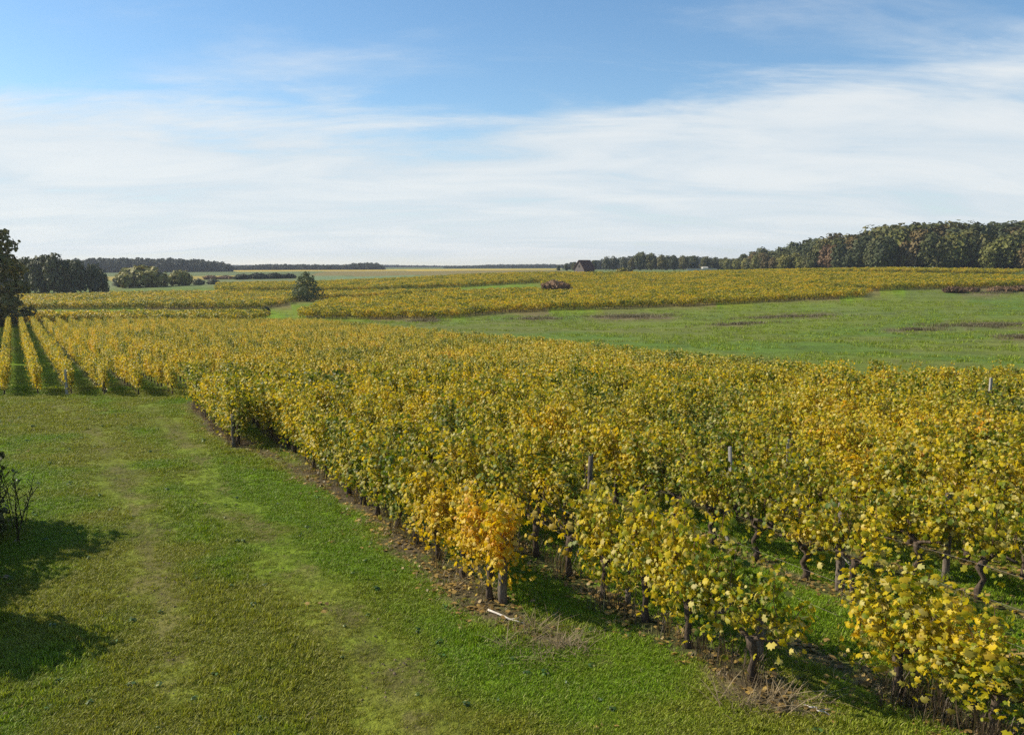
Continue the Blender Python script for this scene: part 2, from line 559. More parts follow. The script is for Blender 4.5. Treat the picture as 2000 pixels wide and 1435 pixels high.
def far_row_dist(X, Y):
    c = X - KF * Y
    k = np.round((c - FAR_C[0]) / 1.38)
    dd = np.abs(c - FAR_C[0] - k * 1.38) * .86
    ok = (Y > LANE1 - .3) & (Y < far_end(X)) & (k >= 0) & (k < len(FAR_C))
    return np.where(ok, dd, 9.0)

def mnoise0(X, Y): return np.abs(fbm(X, Y * .7, .12) - .5) * 2.2

def dryness(X, Y):
    """0 where the turf is lush, 1 where it is worn and olive"""
    ed = seg_dist(X, Y, EDGE)
    f = sm(fbm(X, Y, .22), .36, .64) * .85 + (fbm(X + 50, Y, .75) - .5) * 1.15
    td = np.minimum(seg_dist(X, Y, TRACK_L), seg_dist(X, Y, TRACK_R))
    f += (1 - sm(td + (fbm(X, Y, .8) - .5) * 1.2, .1, 1.5)) * .55
    f -= (1 - sm(np.abs(ed - 1.3), .3, 1.3)) * .75 * (Y < 40)
    return np.clip(f, 0, 1)

def ground_colour(X, Y):
    n = X.size
    C = np.zeros((n, 4)); C[:, 3] = 1
    base = np.array([.135, .225, .008])                 # mown grass
    nn = dryness(X, Y) * .85; n2 = fbm(X + 90, Y, .9); n3 = fbm(X, Y + 40, .035)
    c = base[None] * (0.72 + .56 * n2)[:, None]
    olive = np.array([.175, .188, .022])
    c = c * (1 - nn[:, None] * .85) + olive * nn[:, None] * .85
    def lay(col, w):
        nonlocal c
        w = np.clip(w, 0, 1)[:, None]
        c = c * (1 - w) + np.asarray(col) * w
    far = Y > 60
    # far country: pale pasture, ploughed land, stubble
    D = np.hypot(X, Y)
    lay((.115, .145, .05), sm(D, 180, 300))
    lay((.135, .165, .030), inpoly(X, Y, MEADOW) * (.72 + .28 * sm(n3, .3, .7)))
    lay((.088, .165, .022), inpoly(X, Y, MEADOW) * sm(fbm(X, Y, .06), .42, .62) * .7)
    lay((.15, .15, .045), inpoly(X, Y, MEADOW) * sm(fbm(X * .6, Y * 1.6, .11), .5, .68) * .5)
    mnoise = fbm(X * .5, Y * 1.6, .3) - .5
    # drill lines and wheel marks of the sown meadow
    ln = np.abs(((Y - .14 * X) / 3.4) % 1 - .5) * 3.4
    lay((.085, .105, .03), inpoly(X, Y, MEADOW) * (1 - sm(ln + mnoise0(X, Y), .12, .5)) * .35)
    for px, d, hw, hd in BROWN:
        x0, y0 = at(px, d)
        q = np.hypot((X - x0) / (1.1 * hw * d / F), (Y - y0 - .12 * (X - x0)) / (1.5 * hd)) + mnoise * 1.1
        lay((.155, .11, .065), (1 - sm(q, .6, 1.25)) * .88 * (Y > 50))
    for fld in (FIELD_A, FIELD_B, FIELD_M, FIELD_N, FIELD_R):
        lay((.17, .135, .05), inpoly(X, Y, fld) * .9)
    lay((.20, .16, .055), inpoly(X, Y, pd((600, 420), (1130, 330), (1130, 430), (1000, 620), (640, 650))) * .95)
    lay((.48, .34, .04), inpoly(X, Y, pd((480, 620), (700, 650), (1080, 620), (1100, 900), (420, 900))) * .9)
    lay((.40, .29, .05), inpoly(X, Y, pd((230, 330), (580, 360), (580, 460), (200, 430))) * .75)
    lay((.15, .205, .09), inpoly(X, Y, pd((600, 285), (1100, 285), (1120, 330), (600, 415))) * .95)
    lay((.165, .19, .085), inpoly(X, Y, pd((180, 255), (640, 262), (600, 330), (180, 325))) * .9)
    lay((.16, .21, .06), inpoly(X, Y, pd((1100, 262), (1420, 262), (1420, 430), (1100, 430))) * .9)
    lay((.22, .155, .075), inpoly(X, Y, pd((1560, 236), (2010, 214), (2200, 214), (2200, 222), (1960, 230))) * .8)
    lay((.42, .38, .30), (1 - sm(seg_dist(X, Y, [G(1882, 571), G(1940, 568), G(2000, 564), G(2060, 561), G(2200, 556)]), .45, .9)))
    # vineyard floors
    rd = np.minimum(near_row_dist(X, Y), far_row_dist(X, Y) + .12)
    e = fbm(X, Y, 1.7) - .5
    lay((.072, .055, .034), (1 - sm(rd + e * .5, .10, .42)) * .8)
    # soil along the row ends
    ed = seg_dist(X, Y, EDGE)
    lay((.095, .068, .042), (1 - sm(ed + e * .7, .02, .45)) * .85 * (Y < 36))
    eb = np.minimum(seg_dist(X, Y, EDGE_B), seg_dist(X, Y, EDGE_C))
    lay((.15, .11, .06), (1 - sm(eb + e * 1.1, .0, .34)) * .75 * (Y < 36))
    # wheel tracks
    for tr, w in ((TRACK_L, .7), (TRACK_R, .7)):
        td = seg_dist(X, Y, tr)
        lay((.125, .095, .045), (1 - sm(td + (fbm(X, Y, 1.3) - .5) * 2.4, -.25, .35)) * w * (Y < 36) * (Y > 3))
        lay((.14, .135, .03), (1 - sm(td + e * .5, .15, .9)) * .3 * (Y < 36))
    C[:, :3] = c
    return C

def build_ground():
    ang = np.concatenate([np.radians(np.linspace(-180, -44, 40, endpoint=False)), np.radians(np.linspace(-44, 44, 500)), np.radians(np.linspace(44, 180, 41)[1:])])
    inv = np.concatenate([1 / np.linspace(1 / 3.2, 1 / 300, 420), np.geomspace(300, 6000, 40)[1:]])
    inv = np.concatenate([[1.0, 2.0], inv])
    na, nr = len(ang), len(inv)
    R, A = np.meshgrid(inv, ang, indexing='ij')
    X, Y = (R * np.sin(A)).ravel(), (R * np.cos(A)).ravel()
    Z = tz(X, Y)
    X = np.concatenate([X, [0.0]]); Y = np.concatenate([Y, [0.0]]); Z = np.concatenate([Z, [tz1(0, 0)]])
    V = np.stack([X, Y, Z], 1)
    i, j = np.meshgrid(np.arange(nr - 1), np.arange(na - 1), indexing='ij')
    q = np.stack([i * na + j, i * na + j + 1, (i + 1) * na + j + 1, (i + 1) * na + j], -1)[..., ::-1].reshape(-1, 4)
    tri = np.stack([np.full(na - 1, nr * na), np.arange(1, na), np.arange(na - 1)], 1)[:, ::1]
    loops = np.concatenate([q.ravel(), tri.ravel()])
    sizes = np.concatenate([np.full(len(q), 4), np.full(len(tri), 3)])
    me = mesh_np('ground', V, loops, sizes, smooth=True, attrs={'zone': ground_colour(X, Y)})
    m, t = new_mat('ground_cover')
    a = t.n('ShaderNodeAttribute', attribute_name='zone').outputs['Color']
    pos = t.n('ShaderNodeNewGeometry').outputs['Position']
    n1, n2, n3 = t.noise(pos, 14, 4, .7), t.noise(pos, 2.6, 4, .65), t.noise(pos, .35, 4, .6)
    f = t.math('ADD', t.math('MULTIPLY', n1, .8), t.math('ADD', t.math('MULTIPLY', n2, .8), t.math('MULTIPLY', n3, .6)))
    f = t.smooth(f, .70, 1.5, .45, 1.5)
    vv = t.n('ShaderNodeCombineColor'); [t.put(vv.inputs[k], f) for k in range(3)]
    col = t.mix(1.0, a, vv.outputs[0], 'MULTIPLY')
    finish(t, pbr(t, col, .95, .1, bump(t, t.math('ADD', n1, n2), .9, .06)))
    o = link('ground', me, m)
    tag(o, kind='structure')
    return o
ground = build_ground()


# ------------------------------------------------------------------ scatter by geometry nodes (stuff only)
def scatter(name, P, rot, scl, var, sources, label=None, cat=None, tint=None):
    me = bpy.data.meshes.new(name)
    me.vertices.add(len(P)); me.vertices.foreach_set('co', np.asarray(P, np.float32).ravel())
    a = me.attributes.new('rot', 'FLOAT_VECTOR', 'POINT'); a.data.foreach_set('vector', np.asarray(rot, np.float32).ravel())
    a = me.attributes.new('scl', 'FLOAT_VECTOR', 'POINT'); a.data.foreach_set('vector', np.asarray(scl, np.float32).ravel())
    a = me.attributes.new('var', 'INT', 'POINT'); a.data.foreach_set('value', np.asarray(var, np.int32))
    a = me.attributes.new('tint', 'FLOAT', 'POINT'); a.data.foreach_set('value', np.full(len(P), .35, np.float32) if tint is None else np.asarray(tint, np.float32))
    me.update()
    o = bpy.data.objects.new(name, me)
    COL.objects.link(o)
    g = bpy.data.node_groups.new(name + '_nodes', 'GeometryNodeTree')
    g.interface.new_socket('Geometry', in_out='INPUT', socket_type='NodeSocketGeometry')
    g.interface.new_socket('Geometry', in_out='OUTPUT', socket_type='NodeSocketGeometry')
    gi, go = g.nodes.new('NodeGroupInput'), g.nodes.new('NodeGroupOutput')
    gt = g.nodes.new('GeometryNodeGeometryToInstance')
    for s in reversed(sources):            # a multi-input reads its links last first
        src = bpy.data.objects.new(s.name + '_source', s)      # never linked into the scene
        oi = g.nodes.new('GeometryNodeObjectInfo')
        oi.inputs['Object'].default_value = src
        g.links.new(oi.outputs['Geometry'], gt.inputs[0])
    ip = g.nodes.new('GeometryNodeInstanceOnPoints')
    ip.inputs['Pick Instance'].default_value = True
    g.links.new(gi.outputs[0], ip.inputs['Points'])
    g.links.new(gt.outputs[0], ip.inputs['Instance'])
    for nm, ty, sk in (('rot', 'FLOAT_VECTOR', 'Rotation'), ('scl', 'FLOAT_VECTOR', 'Scale'), ('var', 'INT', 'Instance Index')):
        na = g.nodes.new('GeometryNodeInputNamedAttribute')
        na.data_type = ty
        na.inputs[0].default_value = nm
        g.links.new(na.outputs[0], ip.inputs[sk])
    g.links.new(ip.outputs[0], go.inputs[0])
    md = o.modifiers.new('scatter', 'NODES'); md.node_group = g
    tag(o, label, cat, kind='stuff')
    return o


# ------------------------------------------------------------------ grapevines
LEAF_AT = {}      # the leaves that stand out most from each foliage
def vine_parts(seed, nleaf, size, templ, fan, mat, hi=1.0, lean=.16, sparse=1.0):
    """one vine of a trained row: trunk with two arms, canes, foliage; the row runs along local x"""
    r = np.random.default_rng(seed)
    tb = MB()
    k = r.normal(0, .022, (5, 2))
    pts = [(k[i, 0] * (i > 0), k[i, 1] * (i > 0), z) for i, z in enumerate((-.05, .12, .28, .42, .55))]
    tb.tube(pts, [.058, .04 + .012 * r.random(), .036, .042 + .012 * r.random(), .052], 8)
    hx, hy, hz = pts[-1]
    for s in (-1, 1):
        L = .28 + .2 * r.random()
        q = [(hx, hy, hz - .03)] + [(hx + s * L * f, hy + r.normal(0, .03), hz + .10 * f + r.normal(0, .025)) for f in (.3, .6, 1.0)]
        tb.tube(q, [.034, .027, .024, .018], 6)
    cb = MB()
    C, N, Nn = [], [], 0
    ns = 10
    for i in range(ns):
        x0 = -.5 + (i + r.random()) / ns
        side = 1 if r.random() < .5 else -1
        z0, z1 = (.60 if sparse > .9 else .66) + .08 * r.random(), hi * (1.30 + .36 * r.random())
        if r.random() < .25: z1 *= .82
        bx, by = r.normal(0, .14), side * abs(r.normal(lean, .10))
        q = []
        for f in np.linspace(0, 1, 6):
            q.append((x0 + bx * f, by * f ** 1.3 + r.normal(0, .012), z0 + (z1 - z0) * f - .10 * max(0, f - .75) * 4 * abs(by)))
        cb.tube(q, [.007, .006, .006, .005, .004, .003], 3, cap=False)
        m = int(nleaf / ns * (.75 + .5 * r.random()) * sparse)
        f = r.random(m) ** .85
        qa = np.array(q)
        ix = f * 5; a = np.clip(ix.astype(int), 0, 4); w = (ix - a)[:, None]
        p = qa[a] * (1 - w) + qa[a + 1] * w
        ang = r.random(m) * 2 * math.pi
        rad = .05 + .13 * r.random(m)
        off = np.stack([np.cos(ang) * rad, np.sin(ang) * rad * 1.15, r.normal(-.03, .05, m)], 1)
        C.append(p + off)
        nrm = np.stack([np.cos(ang) * .45, np.sin(ang) * .95, np.full(m, .36)], 1) + r.normal(0, .45, (m, 3))
        N.append(nrm)
    # leaves that hang low round the arms
    m = int(nleaf * .24 * sparse) if sparse > .9 else 40
    C.append(np.stack([r.uniform(-.55, .55, m), r.normal(0, .17, m), r.uniform(.30, .8, m)], 1))
    N.append(np.stack([r.normal(0, .5, m), r.normal(0, .9, m), r.uniform(.1, .8, m)], 1))
    C, N = np.concatenate(C), np.concatenate(N)
    S = size * (.5 + .85 * r.random(len(C)) ** 1.2)
    fol = leaves_mesh('vine_foliage', C, N, S, templ, fan, r=r)
    tm, cm = tb.mesh('vine_trunk', True), cb.mesh('vine_canes')
    tm.materials.append(M['bark']); cm.materials.append(M['cane']); fol.materials.append(mat)
    far_ = np.argsort(-(np.abs(C[:, 1]) + .5 * C[:, 2] + r.normal(0, .15, len(C))))[:44]
    LEAF_AT[fol.name] = (C[far_], N[far_], S[far_])
    return tm, cm, fol

HD = [vine_parts(100 + i, 1080, .043, LEAF_HD, FAN_HD, M['vine']) for i in range(10)]
HD_SPARSE = [vine_parts(130 + i, 760, .045, LEAF_HD, FAN_HD, M['vine'], .95, .16, .80) for i in range(4)]
HD_ORANGE = [vine_parts(150 + i, 1080, .043, LEAF_HD, FAN_HD, M['vine_orange'], .96) for i in range(2)]
HD_GREEN = [vine_parts(160 + i, 1080, .045, LEAF_HD, FAN_HD, M['vine_green'], 1.06) for i in range(2)]
MD = [vine_parts(170 + i, 800, .046, LEAF_MD, FAN_MD, M['vine']) for i in range(6)]
BARE = [vine_parts(190 + i, 420, .06, LEAF_HD, FAN_HD, M['vine_orange'], .8, .2, .05) for i in range(2)]

LEAVES = [leaves_mesh('leaf', np.zeros((1, 3)), np.array([[0, 0, 1.0]]), np.ones(1), LEAF_HD, FAN_HD, spin=np.zeros(1)) for i in range(8)]
def add_leaves(root, fol):
    """single leaves one can pick apart on the vines closest to the camera"""
    for q, nn, ss in zip(*LEAF_AT[fol.name]):
        me = rr.choice(LEAVES)
        o = link('leaf', me, M['vine'], root)
        nv = Vector(nn).normalized()
        o.rotation_euler = (nv.to_track_quat('Z', 'Y') @ Euler((0, 0, rr.gauss(math.pi, .8))).to_quaternion()).to_euler()
        o.location = Vector(q) + nv * .03
        o.scale = (ss,) * 3

def place_vine(x, y, heading, parts, sc, label, group=None):
    root = empty('grapevine', (x, y, tz1(x, y)), heading, sc)
    tag(root, label, 'grapevine', group)
    tm, cm, fol = parts
    link('trunk', tm, None, root)
    c = link('cane', cm, None, root); c['kind'] = 'stuff'
    f = link('foliage', fol, None, root); f['kind'] = 'stuff'
    return root

rr = random.Random(5)
SP = 0.98            # vine spacing along a row
HEAD_N = math.atan2(1, KN)
GAPS = {  # row index -> list of (depth from, depth to, kind)
    2: [(11.9, 13.2, 'bare')],
    3: [(8.7, 11.6, 'none'), (11.6, 13.6, 'young')],
    4: [(8.0, 11.0, 'none'), (11.0, 14.6, 'sparse')],
    5: [(9.0, 10.8, 'none'), (10.8, 14.8, 'sparse')],
    6: [(12.0, 13.6, 'sparse')],
}
extra_pts = []      # vines of the near block outside the photograph
near_vines = []
rr = random.Random(5)
for i, c in enumerate(ROW_C):
    y0 = ROW_END[i] + .24 if i < len(ROW_END) else 5.0
    n = int((LANE0 - y0) * math.hypot(1, KN) / SP)
    for k in range(n + 1):
        y = y0 + k * SP / math.hypot(1, KN)
        x = c + KN * y + rr.uniform(-.05, .05)
        near_vines.append((i, k, n, x, y))
ORD = 'first second third fourth fifth sixth seventh eighth ninth tenth eleventh twelfth thirteenth fourteenth fifteenth sixteenth seventeenth eighteenth nineteenth twentieth'.split()
ORD += ['twenty-' + q for q in ORD[:9]] + ['thirtieth'] + ['thirty-' + q for q in ORD[:9]] + ['fortieth'] + ['forty-' + q for q in ORD[:9]] + ['fiftieth'] + ['fifty-' + q for q in ORD[:9]]
def y0_of(i): return ROW_END[i] if i < len(ROW_END) else 5.0
def c_in(i): return ROW_C[i] / 1.13
n_ind = 0
GRP = 'grapevines planted in rows in the near vineyard block'
for (i, k, n, x, y) in sorted(near_vines, key=lambda q: q[4]):
    g = next((gk for a, b, gk in GAPS.get(i, []) if a <= y < b), None)
    if g == 'none': continue
    inview = abs(x) < .63 * y + .5 and y > 6.4 and not (i == 3 and y < 6.9)
    if not inview or n_ind >= 320:
        if y > 8 and not (i == 3 and y < 10): extra_pts.append((x, y))
        continue
    n_ind += 1
    flip = rr.choice((0, math.pi))
    sc = (1.0, 1.0 + rr.uniform(-.08, .18), rr.uniform(.88, 1.12))
    parts = rr.choice(HD if y < 24 else MD)
    lab = 'yellow-green grapevine in the %s half of the %s row from the grass track' % ('near' if y < (max(y0_of(i), c_in(i)) + LANE0) / 2 else 'lane-side', ORD[i])
    grp = GRP
    if g == 'young':
        if rr.random() < .3: continue
        parts = rr.choice(HD_SPARSE); sc = (.85, .9, rr.uniform(.45, .66)); lab = 'low young grapevine with few leaves in the gap before the stout grey post'
    elif g == 'sparse':
        parts = rr.choice(HD_SPARSE); lab = 'thinly leaved grapevine with bare trunk in the %s row from the track' % ORD[i]
    elif g == 'bare':
        parts = rr.choice(BARE); lab = 'bare grapevine with reddish dead canes in the dark gap of a row'
    elif i == 0:
        lab = 'yellow grapevine in the short row beside the bend of the grass track'
        if k == 0: lab = 'grapevine by the grey end post at the track end of the short row'
        elif k >= n: lab, parts = 'bright green grapevine where the short row meets the grass lane', HD_GREEN[0]
        elif rr.random() < .4: parts = rr.choice(HD_GREEN)
    elif i == 1:
        lab = 'leafy yellow-green grapevine of the row facing the track, %s' % ('close to the orange vines' if y < 18 else 'midway along' if y < 25 else 'towards the lane')
        if k == 0: lab, parts = 'grapevine beside the thick end post above the fallen stick', HD_ORANGE[1]
        elif k == 1: lab, parts = 'brightest orange grapevine, second from the thick end post', HD_ORANGE[0]
        elif k == 2: lab, parts = 'orange and yellow grapevine, third from the thick end post', HD_ORANGE[1]
        elif y < 18 and rr.random() < .5: parts = rr.choice(HD_GREEN)
    elif i == 2 and y < 12.5:
        lab = {0: 'grapevine with gnarled stump at the near end of its row', 1: 'yellow grapevine next to the gnarled stump vine'}.get(k, 'golden grapevine in the row behind the dark shaded aisle')
        if k == 0: parts = HD_SPARSE[0]
    elif i == 3 and y < 9:
        sc = (1.05, 1.25, rr.uniform(.78, .92))
        lab = ('large-leaved yellow grapevine closest of all, at the frame corner', 'yellow grapevine just behind the closest one at the frame corner', 'yellow grapevine ending the corner hedge before the open gap')[min(2, max(0, k))]
    o = place_vine(x, y, HEAD_N + flip, parts, sc, lab, grp)
    if (i == 3 and y < 9) or (i == 2 and k <= 1) or (i == 1 and k == 0): add_leaves(o, parts[2])
    # a vine beside its neighbours on sloping ground leans a little
    o.rotation_euler[0] = rr.gauss(0, .03)

# every vine too small or too far to tell apart
def whole(parts, name):
    """trunk, canes and foliage of one vine as a single mesh"""
    import bmesh
    me = bpy.data.meshes.new(name)
    bm = bmesh.new()
    mats = []
    rn = bm.verts.layers.float.new('rnd')
    for p in parts:
        b2 = bmesh.new(); b2.from_mesh(p)
        src = b2.verts.layers.float.get('rnd')
        vm = {}
        for v in b2.verts:
            w = bm.verts.new(v.co); w[rn] = v[src] if src else .5; vm[v] = w
        mi = len(mats); mats.append(p.materials[0])
        for f in b2.faces:
            try: nf = bm.faces.new([vm[v] for v in f.verts]); nf.material_index = mi
            except ValueError: pass
        b2.free()
    bm.to_mesh(me); bm.free()
    for m in mats: me.materials.append(m)
    return me
MDW = [whole(vine_parts(300 + i, 600, .052, LEAF_MD, FAN_MD, M['vine_far'], .95, .07), 'distant_vine') for i in range(6)]

P, Rt, Sc, Vr = [], [], [], []
for x, y in extra_pts:
    P.append((x, y, tz1(x, y))); Rt.append((0, 0, HEAD_N)); Sc.append((1, 1, 1)); Vr.append(rr.randrange(6))
HEAD_F = math.atan2(1, KF)
for i, c in enumerate(FAR_C):
    y = LANE1 + rr.uniform(0, .5)
    while True:
        x = c + KF * y
        if y > far_end(x): break
        if abs(x) < .75 * y + 4 and rr.random() > .02:
            s = rr.uniform(.9, 1.06)
            P.append((x, y, 0)); Rt.append((rr.gauss(0, .03), 0, HEAD_F + rr.choice((0, math.pi)))); Sc.append((1.05, rr.uniform(.56, .74), s * .88)); Vr.append(rr.randrange(6))
        y += 1.0 / math.hypot(1, KF)
P = np.array(P); P[:, 2] = tz(P[:, 0], P[:, 1])
scatter('vineyard_rows', P, Rt, Sc, Vr, MDW, 'rows of golden grapevines beyond the grass lane, too many to count', 'grapevines')

def far_clump(seed, n=230):
    r = np.random.default_rng(seed)
    C = np.stack([r.uniform(-1.05, 1.05, n), r.normal(0, .24, n), .45 + 1.0 * r.random(n) ** .8], 1)
    C[:, 2] += .12 * np.sin(C[:, 0] * 3 + seed)
    N = np.stack([r.normal(0, .4, n), np.sign(C[:, 1]) * .7 + r.normal(0, .4, n), .35 + .6 * (C[:, 2] - .4)], 1)
    me = leaves_mesh('vine_clump', C, N, .075 + .05 * r.random(n), LEAF_LO, FAN_LO, r=r)
    me.materials.append(M['vine_far'])
    tb = MB()
    for x in (-.6, .4): tb.tube([(x, 0, -.1), (x, .02, .55)], [.04, .04], 4)
    tm = tb.mesh('t'); tm.materials.append(M['bark'])
    return whole((me, tm), 'far_vine_clump')
FC = [far_clump(400 + i) for i in range(6)]
def CLEAR(X, Y):
    """open ground left round the lone pine and the thicket"""
    a, b = at(602, 160), at(1084, 184)
    return ((np.abs(X - a[0]) < 4.5) & (np.abs(Y - a[1]) < 16)) | ((np.abs(X - b[0]) < 4.2) & (np.abs(Y - b[1]) < 14))
P, Rt, Sc, Vr = [], [], [], []
for fld, hd, sp in ((FIELD_B, .02, 1.6), (FIELD_A, .03, 1.6), (FIELD_M, .20, 1.6), (FIELD_N, .12, 1.7), (FIELD_R, -.22, 1.7)):
    q = np.array(fld)
    ca, sa = math.cos(hd), math.sin(hd)
    a, b = q @ np.array([ca, sa]), q @ np.array([-sa, ca])
    gb = np.arange(b.min(), b.max(), sp)
    for v in gb:
        ga = np.arange(a.min(), a.max(), 1.9) + rr.random()
        X, Y = ga * ca - v * sa, ga * sa + v * ca
        ok = inpoly(X, Y, fld) & (rng.random(len(X)) > .03) & ~CLEAR(X, Y)
        for x, y in zip(X[ok], Y[ok]):
            P.append((x, y, 0)); Rt.append((0, 0, hd + rr.choice((0, math.pi)))); Sc.append((1, 1.1, rr.uniform(.78, .95))); Vr.append(rr.randrange(6))
P = np.array(P); P[:, 2] = tz(P[:, 0], P[:, 1])
scatter('valley_vineyard', P, Rt, Sc, Vr, FC, 'golden vineyard fields covering the slope across the shallow valley', 'grapevines')
print('near vines', n_ind, 'extra', len(extra_pts), 'valley', len(P))


# ------------------------------------------------------------------ posts, wires, sticks
M['wire'] = flat_mat('galvanised_wire', (.20, .16, .13), .6, .2)
def post_mesh(seed, h, r0, square=False):
    r = np.random.default_rng(seed)
    b = MB()
    n = 5
    pts = [(r.normal(0, .008), r.normal(0, .008), -.15 + (h + .15) * i / (n - 1)) for i in range(n)]
    b.tube(pts, [r0 * (1.08 - .05 * i) for i in range(n)], 4 if square else 9)
    return b.mesh('post', not square)
def stand_post(px, Y, h, r0, label, mat='post', lean=(0, 0), row=None):
    x, y = G(px, Y)
    me = post_mesh(int(px), h, r0, mat == 'pale_post')
    o = link('trellis_post', me, M[mat], None, (x, y, tz1(x, y)), (lean[0], lean[1], rr.uniform(0, 3)))
    tb_ = MB(); tb_.tube([(r0 * 1.12 * math.cos(a), r0 * 1.12 * math.sin(a), .62 * min(h, 1.2)) for a in np.linspace(0, 6.28, 9)], .004, 4)
    link('tying_wire', tb_.mesh('tying_wire'), M['wire'], o)
    tag(o, label, 'post', 'wooden trellis posts in the vine rows')
    return o
stand_post(982, 1176, .98, .062, 'thick weathered wooden end post under the orange vine by the track')
stand_post(457, 872, .9, .055, 'grey wooden end post of the short row by the track bend')
stand_post(381, 789, 1.1, .045, 'thin dark post at the corner of the short row and grass lane')
stand_post(1640, 1152, 1.25, .065, 'stout grey post crossed by a pale loose stick', lean=(0, .05))
stand_post(1845, 1134, 1.3, .048, 'slim dark post standing clear in the thin gap of the vines')
stand_post(1421, 1056, 1.62, .036, 'tall pale thin stake rising above the canopy', 'pale_post')
stand_post(1534, 1010, 1.5, .036, 'shorter pale stake, to the east of the tall one', 'pale_post')
stand_post(1152, 1010, 1.2, .05, 'dark post half hidden in leaves behind the second row')
stand_post(1908, 1040, .9, .035, 'pale leaning stake under the canopy near open grass', 'pale_post', (.1, .1))
stand_post(1226, 1180, 1.0, .04, 'brown post inside the golden hedge beside the shaded aisle')
stand_post(1928, 850, 1.72, .05, 'pale post top poking out of the far canopy near the meadow', 'pale_post')
stand_post(131, 771, 1.05, .06, 'white post at the front end of a far golden row', 'pale_post')
stand_post(206, 768, 1.05, .05, 'brown post at the front of the row beside the white post row')
stand_post(700, 962, 1.0, .045, 'dark stake at the foot of the row facing the track')
stand_post(1480, 1290, .75, .05, 'short stump-like post among the canes at the golden row end')

def wire(i, y0, y1, z, label):
    b = MB()
    pts = []
    n = 14
    for k in range(n + 1):
        y = y0 + (y1 - y0) * k / n
        x = ROW_C[i] + KN * y
        pts.append((x, y, tz1(x, y) + z - .03 * math.sin(math.pi * (k % 4) / 4)))
    b.tube(pts, .0017, 4)
    tag(link('trellis_wire', b.mesh('wire'), M['wire']), label, 'wire', 'trellis wires along the vine rows')
for i, y0 in ((1, ROW_END[1]), (2, ROW_END[2]), (3, 6.7), (4, 8.5), (5, 9.5)):
    nm = {1: 'facing the grass track', 2: 'behind the shaded aisle', 3: 'closest to the frame corner', 4: 'with the stout grey post', 5: 'with the slim dark post'}[i]
    wire(i, y0, 24, .62, 'low rusty trellis wire along the vine row ' + nm)
    wire(i, y0, 24, 1.0, 'upper rusty trellis wire along the vine row ' + nm)

def stick(p0, p1, r0, mat, label, z0=.02, z1=.02):
    (x0, y0), (x1, y1) = p0, p1
    b = MB()
    pts = []
    for f in np.linspace(0, 1, 6):
        x, y = x0 + (x1 - x0) * f, y0 + (y1 - y0) * f
        pts.append((x + rr.gauss(0, .012), y + rr.gauss(0, .012), tz1(x, y) + z0 + (z1 - z0) * f + rr.random() * .012))
    b.tube(pts, [r0, r0, r0 * .9, r0 * .8, r0 * .7, r0 * .5], 5)
    b.tube([pts[3], (pts[3][0] + .12, pts[3][1] - .02, pts[3][2] + .03)], [r0 * .5, r0 * .3], 4)
    tag(link('fallen_stick', b.mesh('stick', True), M[mat]), label, 'stick')
M['pale_stick'] = flat_mat('bleached_wood', (.55, .50, .43), .8, .2, 30)
stick(G(955, 1195), G(1024, 1222), .016, 'pale_stick', 'pale bleached stick lying on soil below the thick end post')
stick(G(1570, 1380), G(1618, 1398), .010, 'pale_stick', 'thin pale twig lying in the grass near the corner vine')
a_, b_ = G(1630, 1150), G(1660, 1160)
stick((a_[0] - .06, a_[1] - .1), (b_[0] + .02, b_[1] - .12), .012, 'pale_stick', 'pale loose stick leaning across the stout grey post', .62, .36)


# ------------------------------------------------------------------ trees and bushes
def crown_cloud(r, lobes, n, size, templ=BLOB, fan=FAN_BLOB, mat=None, up=.25, name='crown', flat=1.0):
    """leaf clumps spread through the outer shell of several uneven lobes"""
    L = np.array(lobes, float)             # x y z rx ry rz
    w = (L[:, 3] * L[:, 4] + L[:, 3] * L[:, 5]); w /= w.sum()
    k = r.choice(len(L), n, p=w)
    v = r.normal(0, 1, (n, 3)); v /= np.linalg.norm(v, axis=1, keepdims=True)
    rad = (.55 + .5 * r.random(n) ** .6)
    # bumps on each lobe
    bp = 1 + .16 * np.sin(v[:, 0] * 5 + k) * np.sin(v[:, 1] * 5 + 2 * k) + .12 * np.sin(v[:, 2] * 7 + k)
    C = L[k, :3] + v * L[k, 3:6] * (rad * bp)[:, None]
    N = v + r.normal(0, .45, (n, 3)); N[:, 2] += up
    S = size * (.6 + .8 * r.random(n))
    me = leaves_mesh(name, C, N, S, templ, fan, spin=r.random(n) * 6.28, r=r)
    if mat: me.materials.append(mat)
    return me

